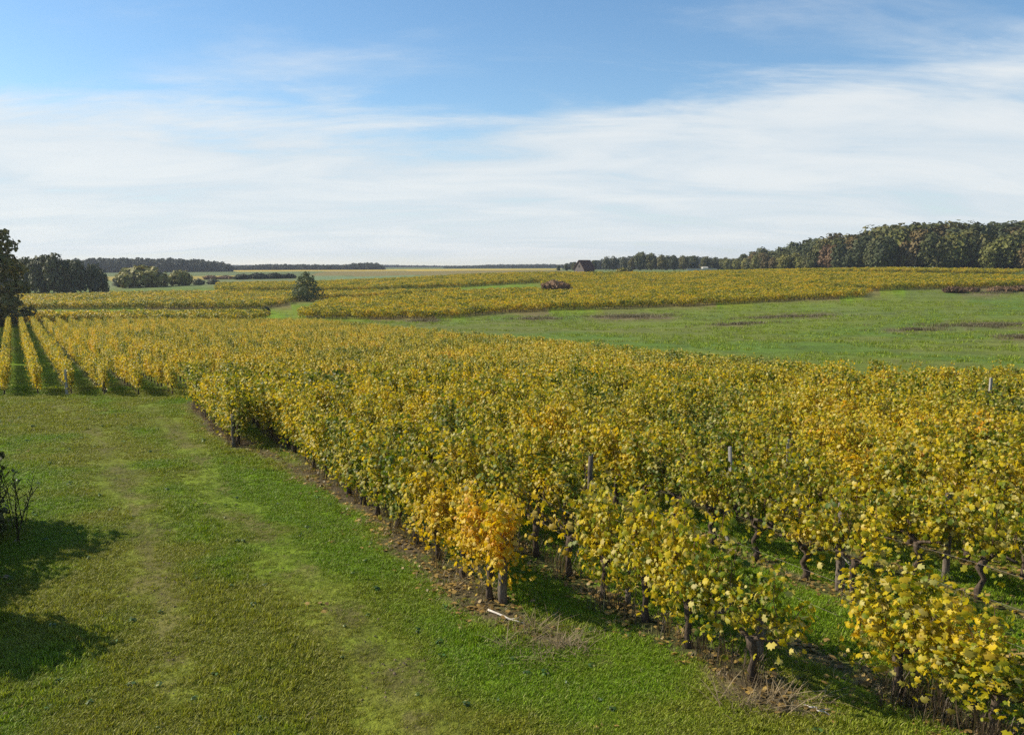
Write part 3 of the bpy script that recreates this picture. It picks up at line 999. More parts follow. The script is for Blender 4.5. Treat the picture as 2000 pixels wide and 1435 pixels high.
def tree_meshes(seed, h, w, mat, n=1700, size=.42, base=.18, kind='round'):
    r = np.random.default_rng(seed)
    tb = MB()
    top = h * .72
    pts = [(r.normal(0, .12) * (i > 0), r.normal(0, .12) * (i > 0), -.4 + (top + .4) * i / 5) for i in range(6)]
    tr = .022 * h
    tb.tube(pts, [tr * 1.3, tr, tr * .85, tr * .65, tr * .45, tr * .2], 8)
    lobes = []
    nl = 9 if kind == 'round' else 7
    for i in range(nl):
        a = i * 2.4 + r.random()
        zf = base + (1 - base) * (.18 + .62 * ((i + .5) / nl))
        prof = math.sin(math.pi * min(1, max(.08, (zf - base) / (1 - base)) ** .75 * .92 + .06))
        rr_ = w * .5 * prof * (.30 + .35 * r.random())
        lx, ly, lz = rr_ * math.cos(a), rr_ * math.sin(a), h * zf
        s = w * (.20 + .11 * r.random())
        lobes.append((lx, ly, lz, s, s, min(s * (.8 + .3 * r.random()), h * (1 - zf) * .95 + .3)))
        j = min(4, 1 + int(zf * 5))
        p0 = pts[max(1, j - 1)]
        tb.tube([p0, ((p0[0] + lx) / 2, (p0[1] + ly) / 2, (p0[2] + lz) / 2 + .2), (lx, ly, lz)], [tr * .45, tr * .3, tr * .12], 5)
    lobes.append((0, 0, h * .86, w * .22, w * .22, h * .14))
    lobes.append((0, 0, h * .58, w * .34, w * .34, h * .26))
    cm = crown_cloud(r, lobes, n, size, mat=mat)
    tm = tb.mesh('trunk', True); tm.materials.append(M['tree_bark'])
    return tm, cm

def plant(name, px, d, parts, label, cat='tree', group=None, sc=1.0, rz=None, sink=0.0, pnames=('trunk', 'crown')):
    x, y = at(px, d)
    root = empty(name, (x, y, tz1(x, y) - sink), rr.uniform(0, 6.28) if rz is None else rz, sc)
    tag(root, label, cat, group)
    for nm, p in zip(pnames, parts):
        o = link(nm, p, None, root)
        if nm in ('crown', 'foliage'): o['kind'] = 'stuff'
    return root

OAK = [tree_meshes(500 + i, 12, 9.5 + (i % 3), M['oak'], base=.08) for i in range(4)]
DARK = [tree_meshes(520 + i, 12, 9.5, M['oak_dark'], base=.05) for i in range(4)]
AUT = [tree_meshes(540 + i, 12, 9, M['autumn'], base=.08) for i in range(2)]
RUS = [tree_meshes(550 + i, 12, 8.5, M['russet'], base=.10) for i in range(1)]
OLV = [tree_meshes(560 + i, 12, 10, M['olive'], base=.05) for i in range(2)]
GRY = [tree_meshes(570 + i, 12, 9, M['grey_green'], n=900, base=.1) for i in range(2)]

def hgt(px, d, Ytop):
    """metres from the ground up to a line of sight of the photograph at depth d"""
    x, y = at(px, d)
    r = ray(px, Ytop)
    return H_CAM + r[2] / r[1] * d - tz1(x, y)

# the wood on the rise at the right: a front rank of mixed leaf tones, taller ranks behind
sky_r = [(1395, 512), (1440, 500), (1480, 478), (1505, 488), (1560, 470), (1620, 455), (1680, 448), (1740, 436), (1770, 430), (1830, 430), (1890, 432), (1950, 434), (2000, 433), (2200, 430)]
skx, sky_y = np.array(sky_r).T
def wood_depth(px): return np.interp(px, [1395, 1500, 1700, 2000, 2200], [470, 335, 285, 262, 256])
G_W = 'trees of the wood on the rise beyond the vineyard'
px = 1400.0
k = 0
while px < 2170:
    d = float(wood_depth(px)) + rr.uniform(-3, 4)
    ht = hgt(px, d, float(np.interp(px, skx, sky_y)) + rr.uniform(14, 42) * 260 / d)
    ht = max(ht, 5.5)
    q = rr.random()
    fam, lab = ((AUT, 'brownish autumn tree at the front of the wood above the vineyard') if q < .15 else (OLV, 'olive green broad tree at the front of the wood above the vineyard') if q < .42
                else (OAK, 'mid green oak at the front of the wood above the vineyard') if q < .78 else (DARK, 'dark tree at the front of the wood above the vineyard'))
    if abs(px - 1612) < 12: fam, lab = RUS, 'russet red tree standing out in the front of the wood'
    if abs(px - 1665) < 70 and fam is not RUS and rr.random() < .7: fam, lab = DARK, 'dark tree at the front of the wood above the vineyard'
    s = ht / 12.0
    plant('oak_tree', px, d, rr.choice(fam), lab if fam is RUS else lab.replace(' at the front of the wood above the vineyard', ', ' + ORD[k] + ' from the left along the front of the wood'), 'tree', G_W, (s * rr.uniform(.95, 1.15), s * .95, s), sink=.3)
    px += rr.uniform(17, 28) * 260 / d * max(.6, s)
    k += 1
for rank, (dd, y_off) in enumerate(((9, 8), (20, 0))):
    px = 1390.0 + 9 * rank
    while px < 2180:
        d = float(wood_depth(px)) + dd + rr.uniform(-2, 2)
        ht = max(6.0, hgt(px, d, float(np.interp(px, skx, sky_y)) + y_off + rr.uniform(-3, 7)))
        fam = rr.choice((OAK, DARK, DARK, OAK, OAK, DARK, AUT))
        s = ht / 12.0
        tone = 'brownish' if fam is AUT else 'dark' if fam is DARK else 'mid green'
        plant('oak_tree', px, d, rr.choice(fam), tone + (' tree crown rising at the back of the wood, ' if rank else ' tree just behind the front of the wood, ') + ('on its low left end' if px < 1620 else 'on its middle slope' if px < 1800 else 'on its high right end'), 'tree', G_W, (s * 1.15, s * 1.1, s), sink=.3)
        px += rr.uniform(22, 34) * 280 / d

# dark copse beyond the golden field on the left
G_L = 'trees of the dark copse beyond the left field'
for kk, (px, d, yt) in enumerate(((60, 214, 500), (85, 208, 497), (112, 206, 492), (138, 207, 505), (162, 206, 507), (186, 208, 513), (45, 228, 505), (100, 226, 496), (150, 226, 506), (-20, 215, 500), (-70, 220, 498), (203, 212, 524), (20, 218, 500))):
    s = hgt(px, d, yt) / 12.0
    plant('dark_tree', px, d, rr.choice(DARK), 'dark green tree in the copse beyond the golden field, %s' % ('hidden behind the others' if d > 216 else ORD[sorted((60, 85, 112, 138, 162, 186, -20, 203)).index(px)] + ' from the left') if px > -60 else 'dark green tree of the copse, behind the ragged oak', 'tree', G_L, (s * .72, s * .72, s), sink=.3)

# the ragged oak at the end of the left rows
def ragged(seed, h, w):
    r = np.random.default_rng(seed)
    tb = MB()
    tb.tube([(0, 0, -.3), (.05, .1, 1.6), (.15, 0, 3.5), (-.1, .1, 6), (.1, 0, 8.4)], [.34, .27, .22, .15, .05], 9)
    lobes = []
    for i in range(15):
        a = i * 2.4
        z = 1.2 + (h - 2.0) * (i + .5) / 15
        rd = w * .5 * (.75 - .42 * (z / h)) * (.65 + .55 * r.random())
        p = (rd * math.cos(a), rd * math.sin(a), z)
        s = .75 + .55 * r.random()
        lobes.append((*p, s * 1.25, s * 1.25, s * .8))
        zz = max(.8, z - 1.4)
        tb.tube([(.05, .05, zz), (p[0] * .5, p[1] * .5, zz + .8), p], [.11, .07, .025], 6)
    for i in range(3): lobes.append((r.normal(0, .5), r.normal(0, .5), h - .9 + .3 * i, .8, .8, .6))
    lobes.append((0, 0, 1.0, w * .32, w * .32, 1.2))
    cm = crown_cloud(r, lobes, 3800, .19, mat=M['oak'])
    tm = tb.mesh('trunk', True); tm.materials.append(M['tree_bark'])
    return tm, cm
s_h = hgt(0, 101, 447)
plant('oak_tree', -2, 101, ragged(601, 10.8, 8.2), 'ragged dark oak at the end of the vine rows beyond the grass lane', 'tree', None, s_h / 10.8, rz=.8)

# single trees and bushes across the valley
def bush_meshes(seed, h, w, mat, n=900, size=.28, nl=8):
    r = np.random.default_rng(seed)
    lobes = []
    for i in range(nl):
        a, q = i * 2.4, math.sqrt((i + .5) / nl)
        rd = w * .33 * q
        zz = h * (.62 - .28 * q)
        lobes.append((rd * math.cos(a), rd * math.sin(a), zz, w * .22, w * .22, h * (.40 - .08 * q)))
    sb = MB()
    for i in range(6):
        a = i * 1.05
        sb.tube([(0.08 * math.cos(a), .08 * math.sin(a), -.2), (w * .12 * math.cos(a), w * .12 * math.sin(a), h * .3), (w * .25 * math.cos(a), w * .25 * math.sin(a), h * .6)], [.06, .04, .015], 5)
    sm_ = sb.mesh('stem', True); sm_.materials.append(M['tree_bark'])
    return sm_, crown_cloud(r, lobes, n, size, mat=mat, name='foliage')
BP = ('stem', 'foliage')
def bush(px, d, yt, wpx, mat, label, seed, group=None, n=900, size=None, nm='bush'):
    h = hgt(px, d, yt); w = wpx * d / F
    plant(nm, px, d, bush_meshes(seed, h, w, M[mat], n, size or .055 * (h + w) / 2 + .06), label, 'bush', group, 1.0, pnames=BP, sink=.05)
bush(283, 256, 514, 92, 'olive', 'broad rounded olive bush with the taller crown beyond the golden field', 700, n=1500, nm='willow_bush')
bush(250, 262, 531, 46, 'grey_green', 'paler low bush leaning on the flank of the broad olive bush', 701)
bush(357, 262, 524, 50, 'olive', 'neat round olive bush beside the broad one', 702, n=1000)
bush(392, 268, 543, 24, 'grey_green', 'small pale scrub bush, right next to the neat round bush', 703)
bush(420, 270, 543, 26, 'grey_green', 'small pale scrub bush at the end of the scrub line', 704)
bush(1084, 190, 546, 57, 'twig', 'leafless reddish brown thicket standing in the golden vineyard', 705, n=1500)
bush(1212, 262, 522, 26, 'olive', 'low green bush in the grass strip past the shed', 706)
bush(1226, 263, 519, 18, 'grey_green', 'pale grey-green bush touching the low green one past the shed', 707)
for i, (px, yt, w) in enumerate(((478, 534, 34), (508, 532, 40), (540, 532, 40), (568, 533, 26), (415, 537, 30), (446, 538, 34))):
    bush(px, 330 + 3 * i, yt, w, 'far_wood' if i < 4 else 'twig', 'dark low bush, ' + ('third', 'fourth', 'fifth', 'last', 'first', 'second')[i] + ' from the left in the hedge line across the pale meadow', 710 + i, 'bushes of the hedge line across the pale meadow')
for i, (px, d, yt, w) in enumerate(((1858, 160, 558, 44), (1890, 162, 560, 40), (1950, 163, 558, 50), (1988, 164, 556, 44), (2030, 166, 555, 48))):
    bush(px, d, yt, w, 'russet', 'reddish brown shrub, ' + ORD[i] + ' from the left by the pale path', 720 + i, 'reddish shrubs by the pale path')
bush(522, 130, 597, 16, 'oak_dark', 'dark overgrown clump at the row end beside the small green plot', 730)

# the small pine left of the meadow
def pine_meshes(seed, h, w):
    r = np.random.default_rng(seed)
    tb = MB(); tb.tube([(0, 0, -.2), (.05, 0, h * .5), (0, .05, h * .97)], [.13, .08, .02], 8)
    lobes = []
    for i in range(22):
        f = i / 21
        a = i * 2.4
        z = h * (.10 + .84 * f)
        rd = w * .5 * min(1, (.35 + 2.2 * f)) * (1 - f) ** .55 * (.55 + .45 * r.random())
        s = w * (.20 - .10 * f)
        lobes.append((rd * math.cos(a), rd * math.sin(a), z, s, s, s * .75))
        tb.tube([(0, 0, z - .1), (rd * math.cos(a), rd * math.sin(a), z + .1)], [.04, .012], 4)
    cm = crown_cloud(r, lobes, 2600, .13, mat=M['pine'])
    tm = tb.mesh('trunk', True); tm.materials.append(M['tree_bark'])
    return tm, cm
d_p = 172
plant('pine_tree', 602, d_p, pine_meshes(740, hgt(602, d_p, 531), 66 * d_p / F), 'small dark conical pine standing alone at the edge of the vineyard', 'tree')

# trees behind the shed
G_S = 'trees of the belt behind the shed'
for kk, (px, d, yt, fam) in enumerate(((1105, 470, 515, DARK), (1120, 465, 513, OAK), (1140, 460, 509, DARK), (1158, 455, 507, DARK), (1182, 440, 500, GRY), (1196, 445, 499, GRY), (1215, 440, 501, GRY), (1232, 445, 503, OAK), (1248, 440, 491, DARK),
                       (1270, 445, 494, OAK), (1290, 440, 497, OAK), (1312, 445, 497, DARK), (1332, 450, 498, OAK), (1352, 452, 498, DARK), (1374, 458, 500, OAK), (1392, 460, 501, DARK), (1412, 462, 502, OAK), (1262, 460, 496, DARK), (1300, 462, 498, DARK), (1342, 466, 499, DARK), (1090, 480, 517, DARK))):
    s = hgt(px, d, yt) / 12.0
    lab = 'half bare grey-green tree in the belt behind the shed' if fam is GRY else 'dark tree in the belt running behind the shed'
    if kk < 17: lab += ', ' + ORD[kk + 1] + ' from its left end'
    if (px, yt) == (1248, 491): lab = 'tallest dark tree of the belt, its crown above the others past the shed'
    plant('belt_tree', px, d, rr.choice(fam), lab, 'tree', G_S, (s * .95, s * .95, s), sink=.3)

# the far woods along the horizon: one mass
WT = [t for t in (tree_meshes(800 + i, 12, 11, M['far_wood'], n=420, size=.8, base=.02) for i in range(4))]
WTM = [whole(t, 'far_tree') for t in WT]
P, Rt, Sc, Vr = [], [], [], []
for x0, x1, d0, ytops, rows in ((150, 456, 640, [(150, 505), (250, 503), (330, 503), (400, 506), (440, 511), (456, 516)], 4), (455, 750, 820, [(455, 519), (520, 515), (600, 515), (680, 516), (700, 512), (740, 512), (750, 517)], 4),
                                (745, 1110, 1500, [(745, 517), (900, 518.5), (960, 516), (1070, 515), (1110, 517)], 3), (870, 1120, 1150, [(870, 520), (960, 517), (1075, 516), (1120, 516)], 3), (-300, 160, 560, [(-300, 498), (160, 508)], 3), (1100, 1420, 700, [(1100, 513), (1180, 505), (1240, 500), (1420, 503)], 3), (420, 780, 2200, [(420, 517), (780, 516.5)], 2)):
    tx, ty = np.array(ytops).T
    step = 4.0 * F / d0
    for row in range(rows):
        px = x0 + rr.random() * step
        while px < x1:
            d = d0 + row * 9 + rr.uniform(-3, 3)
            ht = max(3.5, hgt(px, d, float(np.interp(px, tx, ty)) + (rr.uniform(-.8, 1.6) + (rows - row) * .5) * 700 / d))
            x, y = at(px, d)
            s = ht / 12
            P.append((x, y, tz1(x, y) - .3)); Rt.append((0, 0, rr.uniform(0, 6.28))); Sc.append((max(.7, s) * rr.uniform(.7, 1.25), max(.7, s) * rr.uniform(.7, 1.25), s * rr.uniform(.86, 1.06))); Vr.append(rr.randrange(4))
            px += step * rr.uniform(.7, 1.3)
scatter('far_woods', P, Rt, Sc, Vr, WTM, 'continuous blue-green woods along the horizon', 'woods')


# ------------------------------------------------------------------ the vineyard shed and the far farm
M['stone'] = flat_mat('rubble_stone', (.15, .13, .12), .9, .35, 2.5)
M['tile'] = flat_mat('old_roof_tiles', (.125, .072, .058), .85, .35, 3.0)
M['door'] = flat_mat('old_door', (.035, .028, .024), .8, .2)
M['white_wall'] = flat_mat('white_render', (.75, .73, .70), .8, .06)
M['pale_wall'] = flat_mat('pale_wall', (.50, .46, .38), .85, .12)
def shed():
    d = 260
    x, y = at(1140, d)
    root = empty('stone_shed', (x, y, tz1(x, y)), math.radians(40))
    tag(root, 'small lone stone shed with steep red-brown roof above the vines', 'shed')
    Lx, Wy, hw, ha = 4.6, 4.2, 2.0, 4.5            # length along x, gable width along y
    b = MB()
    for s in (-1, 1):
        X = s * Lx / 2
        V = [(X, -Wy / 2, -.4), (X, Wy / 2, -.4), (X, Wy / 2, hw), (X, 0, ha - .12), (X, -Wy / 2, hw)]
        V2 = [(X - s * .35, *v[1:]) for v in V]
        n = 5
        b.add(V + V2, [tuple(range(n)), tuple(range(n, 2 * n))[::-1]] + [(i, i + n, (i + 1) % n + n, (i + 1) % n) for i in range(n)])
    for s in (-1, 1):
        b.box((0, s * (Wy / 2 - .18), hw / 2 - .2), (Lx - .71, .35, hw + .4))
    link('wall', b.mesh('shed_wall'), M['stone'], root)
    r_ = MB()
    for s in (-1, 1):
        e, t = .25, .14
        dy, dz = Wy / 2 + e, (ha - hw) * (Wy / 2 + e) / (Wy / 2)
        q = [(-Lx / 2 - e, 0, ha), (Lx / 2 + e, 0, ha), (Lx / 2 + e, s * dy, ha - dz), (-Lx / 2 - e, s * dy, ha - dz)]
        q2 = [(a, c, z + t) for a, c, z in q]
        r_.add(q + q2, [(0, 1, 2, 3), (4, 7, 6, 5), (0, 4, 5, 1), (1, 5, 6, 2), (2, 6, 7, 3), (3, 7, 4, 0)])
        for k in range(1, 9):                       # courses of tiles
            f = k / 9
            r_.box((0, s * dy * f, ha - dz * f + t + .015), (Lx + 2 * e, .10, .05))
    link('roof', r_.mesh('shed_roof'), M['tile'], root)
    b = MB(); b.box((-Lx / 2 - .02, -.1, 2.75), (.08, .55, .75)); link('window', b.mesh('shed_window'), M['door'], root)
    b = MB(); b.box((-.2, -Wy / 2 - .02, .75), (1.0, .08, 1.55)); link('door', b.mesh('shed_door'), M['door'], root)
shed()
def farm():
    x, y = at(1373, 432)
    root = empty('farmhouse', (x, y, tz1(x, y)), .25, .45)
    tag(root, 'tiny white hut in front of the tree belt', 'hut')
    b = MB(); b.box((0, 0, 1.0), (6.5, 4.5, 3.0)); link('wall', b.mesh('house_wall'), M['white_wall'], root)
    b = MB()
    V = [(-3.5, -2.5, 2.5), (3.5, -2.5, 2.5), (3.5, 2.5, 2.5), (-3.5, 2.5, 2.5), (-3.5, 0, 3.9), (3.5, 0, 3.9)]
    b.add(V, [(0, 1, 5, 4), (2, 3, 4, 5), (0, 4, 3), (1, 2, 5), (0, 3, 2, 1)]); link('roof', b.mesh('house_roof'), M['pale_wall'], root)
    b = MB(); b.box((-1, -2.28, .9), (.9, .08, 1.1)); link('window', b.mesh('house_window'), M['door'], root)
    b = MB(); b.box((1.6, -2.28, .4), (.9, .08, 1.8)); link('door', b.mesh('house_door'), M['door'], root)
    x, y = at(1368, 424)
    b = MB(); b.box((0, 0, .1), (15, .4, 1.3)); b.box((0, 0, .80), (15.1, .55, .1))
    tag(link('garden_wall', b.mesh('garden_wall'), M['pale_wall'], None, (x, y, tz1(x, y)), (0, 0, -.05)), 'long low pale wall in front of the tiny white hut', 'wall')
farm()


# ------------------------------------------------------------------ track-side growth at the left
def weed_bush(x, y, h, w, seed, label, stalks=14):
    r = np.random.default_rng(seed)
    root = empty('bramble_bush', (x, y, tz1(x, y)))
    tag(root, label, 'bush')
    lobes = [(w * .3 * math.cos(i * 2.4) * math.sqrt(i / 8), w * .3 * math.sin(i * 2.4) * math.sqrt(i / 8), h * (.35 + .12 * r.random()), w * .25, w * .25, h * .38) for i in range(8)]
    link('foliage', crown_cloud(r, lobes, 2500 if h > 2 else 3000, .085 if h > 2 else .045, LEAF_MD, FAN_MD, M['oak_dark'], name='bramble_foliage'), None, root)['kind'] = 'stuff'
    sb = MB()
    for i in range(stalks):
        a, q = r.random() * 6.28, w * .72 * math.sqrt(r.random())
        bx, by = q * math.cos(a), q * math.sin(a)
        hh = h * (.6 + .75 * r.random())
        ex, ey = bx + r.normal(0, .14), by + r.normal(0, .14)
        sb.tube([(bx, by, -.05), ((bx + ex) / 2, (by + ey) / 2, hh * .55), (ex, ey, hh)], [.009, .007, .003], 4)
        for j in range(9):
            f = .45 + .55 * j / 9
            px_, py_, pz_ = bx + (ex - bx) * f, by + (ey - by) * f, hh * f
            sb.tube([(px_, py_, pz_), (px_ + r.normal(0, .06), py_ + r.normal(0, .06), pz_ + .07 + .05 * r.random())], [.004, .008], 3)
    if stalks: link('stem', sb.mesh('weed_stems'), M['dry_dark'], root)['kind'] = 'stuff'
p = G(-8, 1060)
weed_bush(p[0] - .62, p[1] + .1, .95, 1.7, 900, 'dark bramble bush with tall dry stalks at the left edge of the grass', 46)
weed_bush(-7.5, 9.9, 2.3, 2.0, 901, 'dark bramble clump just outside the photo that shades the grass corner', 0)
weed_bush(-10.1, 14.3, 2.9, 2.6, 902, 'taller bramble bush outside the photo that shades the grass', 0)
weed_bush(-9.5, 12.3, 2.3, 2.4, 903, 'middle bramble bush outside the photo, added to stretch the shade on the grass', 0)  # unseen bush, added to stretch the shadow down the left edge
weed_bush(-8.7, 11.0, 1.9, 2.0, 904, 'low bramble bush outside the photo, added to join the shade on the grass', 0)  # unseen bush, added so the neighbouring shadows merge


# ------------------------------------------------------------------ grass, litter, dry growth
def tuft(seed, nb, h, spread, wid, mat, flop=.5):
    r = np.random.default_rng(seed)
    V, L, S, rn = [], [], [], []
    for i in range(nb):
        a, q = r.random() * 6.28, spread * math.sqrt(r.random())
        bx, by = q * math.cos(a), q * math.sin(a)
        hh = h * (.5 + .7 * r.random())
        da = r.random() * 6.28
        fl = flop * hh * (.3 + r.random())
        ex, ey = bx + math.cos(da) * fl, by + math.sin(da) * fl
        wx, wy = -math.sin(da) * wid, math.cos(da) * wid
        k = len(V)
        V += [(bx - wx, by - wy, -.005), (bx + wx, by + wy, -.005), ((bx + ex) / 2 + wx * .8, (by + ey) / 2 + wy * .8, hh * .68), ((bx + ex) / 2 - wx * .8, (by + ey) / 2 - wy * .8, hh * .68), (ex, ey, hh)]
        L += [k, k + 1, k + 2, k + 3, k + 3, k + 2, k + 4]; S += [4, 3]
        rn += [r.random()] * 5
    me = mesh_np('tuft', V, L, S, attrs={'rnd': np.array(rn)})
    me.materials.append(M[mat])
    return me
GT = [tuft(1000 + i, 30, .030, .075, .0032, 'grass', 1.7) for i in range(5)] + [tuft(1010 + i, 22, .052, .06, .004, 'grass', .9) for i in range(2)]
def rosette(seed, n=9, R=.05):
    r = np.random.default_rng(seed)
    a = np.arange(n) * 2.4
    C = np.stack([np.cos(a) * R * .6, np.sin(a) * R * .6, .02 + .03 * r.random(n)], 1)
    N = np.stack([np.cos(a) * .4, np.sin(a) * .4, np.ones(n)], 1) + r.normal(0, .2, (n, 3))
    me = leaves_mesh('rosette', C, N, R * (.35 + .25 * r.random(n)), LEAF_MD, FAN_MD, spin=r.random(n) * 6.28, r=r)
    me.materials.append(M['weed'])
    return me
GT += [rosette(1030 + i) for i in range(2)]

def near_points(n, ymin, ymax, power=1.3, margin=.64):
    r = np.random.default_rng(n)
    u = r.random(n)
    a, b = ymin ** (2 - power - .0), ymax ** (2 - power)
    y = (a + (b - a) * u) ** (1 / (2 - power))
    x = (r.random(n) * 2 - 1) * (margin * y + .6)
    return x, y
X, Y = near_points(150000, 5.6, 37.0, 1.35)
rd = near_row_dist(X, Y)
td = np.minimum(seg_dist(X, Y, TRACK_L), seg_dist(X, Y, TRACK_R)) + (fbm(X, Y, .8) - .5) * 1.5
ed = np.minimum(seg_dist(X, Y, EDGE), np.minimum(seg_dist(X, Y, EDGE_B), seg_dist(X, Y, EDGE_C)) + .12) + (fbm(X, Y, 1.7) - .5) * .7
keep = (rd > .14 + .3 * rng.random(len(X))) & (rng.random(len(X)) < np.clip(.36 + sm(td, .05, .7), 0, 1)) & (rng.random(len(X)) < .1 + sm(ed, .12, .5))
# thin out where vines hide the floor
hid = (X - KN * Y > ROW_C[5] - .5) & (Y > 17)
keep &= ~hid
X, Y = X[keep], Y[keep]
n = len(X)
dens = fbm(X, Y, .7)
long_ = (dens > .56) & (rng.random(n) < .25)
var = rng.integers(0, 5, n)
var = np.where(long_, 5 + rng.integers(0, 2, n), var)
var = np.where(rng.random(n) < .004, 7 + rng.integers(0, 2, n), var)
s = (.65 + .6 * rng.random(n)) * (.75 + .5 * dens) * (.85 + .018 * Y)
s *= np.clip(.6 + .4 * sm(td[keep], 0, .6), .5, 1)
scatter('grass', np.stack([X, Y, tz(X, Y)], 1), np.stack([rng.normal(0, .12, n), rng.normal(0, .12, n), rng.random(n) * 6.28], 1), np.stack([s, s, s * (.8 + .5 * rng.random(n))], 1), var, GT, 'short green grass of the track and vine aisles', 'grass', tint=dryness(X, Y))
print('grass tufts', n)

# fallen leaves below the rows and along the track edge
FL = []
for i in range(3):
    r = np.random.default_rng(1100 + i)
    C = np.stack([r.normal(0, .10, 7), r.normal(0, .10, 7), .012 + .02 * r.random(7)], 1)
    N = np.stack([r.normal(0, .35, 7), r.normal(0, .35, 7), np.ones(7)], 1)
    me = leaves_mesh('fallen_leaf', C, N, .026 + .018 * r.random(7), LEAF_MD, FAN_MD, spin=r.random(7) * 6.28, r=r); me.materials.append(M['litter']); FL.append(me)
for i in range(2): FL.append(tuft(1120 + i, 12, .05, .10, .003, 'dry', 2.2))
X, Y = near_points(60000, 5.8, 30.0, 1.4)
rd = near_row_dist(X, Y); ed = seg_dist(X, Y, EDGE)
pr = np.maximum((1 - sm(rd, .1, .6)) * .20, (1 - sm(ed, .1, .7)) * .22) + .0015
keep = (rng.random(len(X)) < pr) & ~((X - KN * Y > ROW_C[5] - .5) & (Y > 17))
X, Y = X[keep], Y[keep]; n = len(X)
s = .7 + .6 * rng.random(n)
scatter('fallen_leaves', np.stack([X, Y, tz(X, Y)], 1), np.stack([np.zeros(n), np.zeros(n), rng.random(n) * 6.28], 1), np.stack([s, s, s], 1), rng.integers(0, 5, n), FL, 'fallen vine leaves and dead bits on the bare soil under the rows', 'fallen leaves')

# small stones and clods on the worn wheel marks
def clods(seed):
    r = np.random.default_rng(seed)
    b = MB()
    for i in range(5):
        c = Vector((r.normal(0, .09), r.normal(0, .09), .004)); q = .006 + .010 * r.random()
        V = [c + Vector((math.cos(a) * q * (.7 + .5 * r.random()), math.sin(a) * q * (.7 + .5 * r.random()), 0)) for a in np.linspace(0, 6.28, 6)[:5]]
        V += [c + Vector((r.normal(0, q * .3), r.normal(0, q * .3), q * (.5 + .5 * r.random())))]
        b.add(V, [(0, 1, 5), (1, 2, 5), (2, 3, 5), (3, 4, 5), (4, 0, 5)])
    me = b.mesh('clod'); me.materials.append(M['clod']); return me
M['clod'] = flat_mat('pale_soil', (.16, .12, .075), .95, .4, 8)
CL = [clods(1250 + i) for i in range(3)]
X, Y = near_points(30000, 6.0, 30.0, 1.4)
td = np.minimum(seg_dist(X, Y, TRACK_L), seg_dist(X, Y, TRACK_R)) + (fbm(X, Y, 1.3) - .5) * 1.2
edc = np.minimum(seg_dist(X, Y, EDGE), seg_dist(X, Y, EDGE_C))
keep = rng.random(len(X)) < np.maximum((1 - sm(td, .0, .5)) * .10, (1 - sm(edc, .05, .5)) * .22)
X, Y = X[keep], Y[keep]; n = len(X); s_ = .6 + .8 * rng.random(n)
scatter('soil_clods', np.stack([X, Y, tz(X, Y)], 1), np.stack([np.zeros(n), np.zeros(n), rng.random(n) * 6.28], 1), np.stack([s_, s_, s_], 1), rng.integers(0, 3, n), CL, 'small clods and stones on the worn wheel marks and bare row ends', 'soil')

# dry cuttings by the row end and dead stalks under the rows
DT = [tuft(1200 + i, 16, .34, .10, .004, 'dry_dark', .55) for i in range(3)] + [tuft(1210 + i, 18, .12, .16, .004, 'dry', 3.2) for i in range(2)]
P, S_, V_ = [], [], []
for i, (y0, y1) in enumerate(((ROW_END[0], 30), (ROW_END[1], 26), (ROW_END[2], 16), (6.7, 8.6))):
    for k in range(60):
        y = rr.uniform(y0, y1); x = ROW_C[i] + KN * y + rr.gauss(0, .14)
        P.append((x, y)); S_.append(rr.uniform(.5, 1.3)); V_.append(rr.randrange(3))
for (pxa, ya, sx, sy, m) in ((1090, 1262, 45, 14, 20), (1500, 1370, 60, 14, 12), (930, 1140, 30, 18, 16), (1040, 1232, 30, 9, 9)):
    for k in range(m):
        g = G(pxa + rr.gauss(0, sx), ya + rr.gauss(0, sy)); P.append(tuple(g)); S_.append(rr.uniform(.6, 1.2)); V_.append(3 + rr.randrange(2))
P = np.array(P); n = len(P)
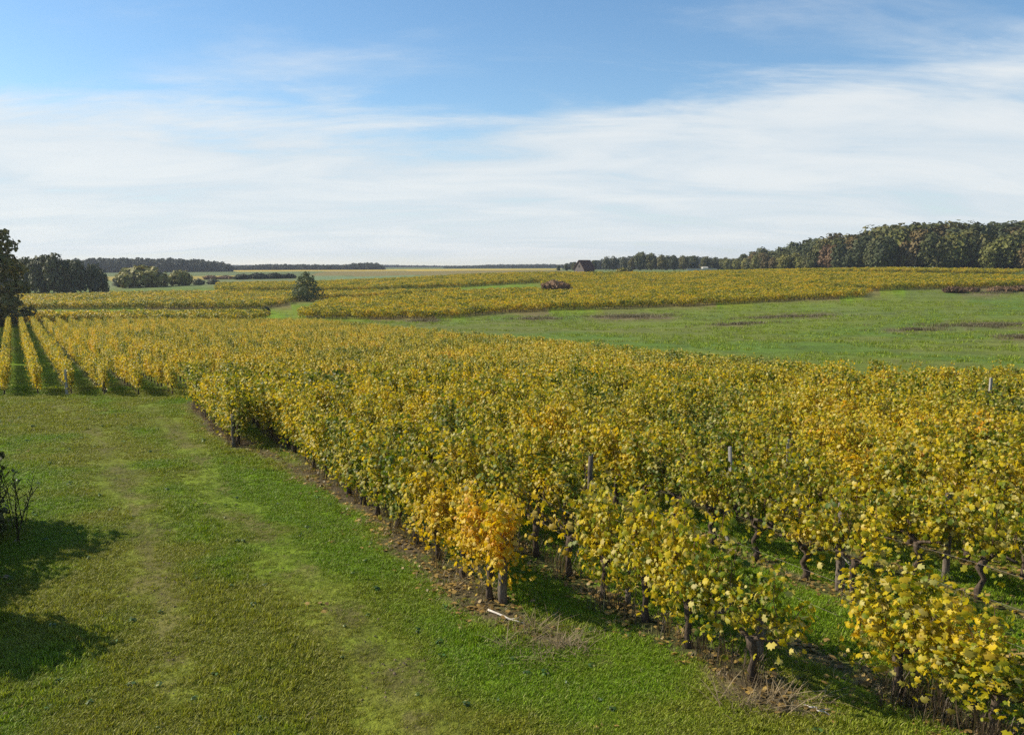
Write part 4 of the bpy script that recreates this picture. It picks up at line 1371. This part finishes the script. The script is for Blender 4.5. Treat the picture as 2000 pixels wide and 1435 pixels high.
scatter('dry_stalks', np.stack([P[:, 0], P[:, 1], tz(P[:, 0], P[:, 1])], 1), np.stack([np.zeros(n), np.zeros(n), rng.random(n) * 6.28], 1), np.repeat(np.array(S_)[:, None], 3, 1), V_, DT, 'dead brown stalks and straw below the vines and at the row ends', 'dry stalks')

# dried rushes standing in the meadow
RT = [tuft(1300 + i, 22, .30, .55, .014, 'rush', .9) for i in range(3)]
P = []
for px, d, hw, hd in BROWN:
    x0, y0 = at(px, d)
    for k in range(int(9 * hw * d / F * hd) + 10):
        a, q = rr.random() * 6.28, abs(rr.gauss(0, .7))
        x, y = x0 + q * math.cos(a) * hw * d / F, y0 + q * math.sin(a) * hd
        P.append((x, y + .12 * (x - x0)))
P = np.array(P); n = len(P)
s = .6 + .7 * rng.random(n)
scatter('dried_rushes', np.stack([P[:, 0], P[:, 1], tz(P[:, 0], P[:, 1])], 1), np.stack([np.zeros(n), np.zeros(n), rng.random(n) * 6.28], 1), np.stack([s, s, s], 1), rng.integers(0, 3, n), RT, 'patches of dried brown rushes in the green meadow', 'rushes')
MT = [tuft(1320 + i, 22, .16, .3, .012, 'grass', .7) for i in range(3)]
X = rng.uniform(-30, 110, 26000); Y = rng.uniform(50, 165, 26000)
keep = inpoly(X, Y, MEADOW) & (fbm(X * .5, Y * 1.5, .25) > .5) & (np.abs(X) < .7 * Y)
X, Y = X[keep], Y[keep]; n = len(X)
s = .6 + .8 * rng.random(n)
scatter('meadow_grass', np.stack([X, Y, tz(X, Y)], 1), np.stack([np.zeros(n), np.zeros(n), rng.random(n) * 6.28], 1), np.stack([s, s, s], 1), rng.integers(0, 3, n), MT, 'longer tufts of green grass in the meadow', 'grass')


# ------------------------------------------------------------------ air
hz = MB(); hz.box((0, 0, 14.0), (5400, 5400, 50.0))
m = bpy.data.materials.new('haze'); m.use_nodes = True
t = NT(m.node_tree)
pv = t.n('ShaderNodeVolumePrincipled')
pv.inputs['Color'].default_value = (.80, .88, 1.0, 1)
pv.inputs['Density'].default_value = 0.00017
pv.inputs['Anisotropy'].default_value = 0.2
oo = t.n('ShaderNodeOutputMaterial')
t.put(oo.inputs['Volume'], pv.outputs[0])
tag(link('haze', hz.mesh('haze'), m), kind='stuff')
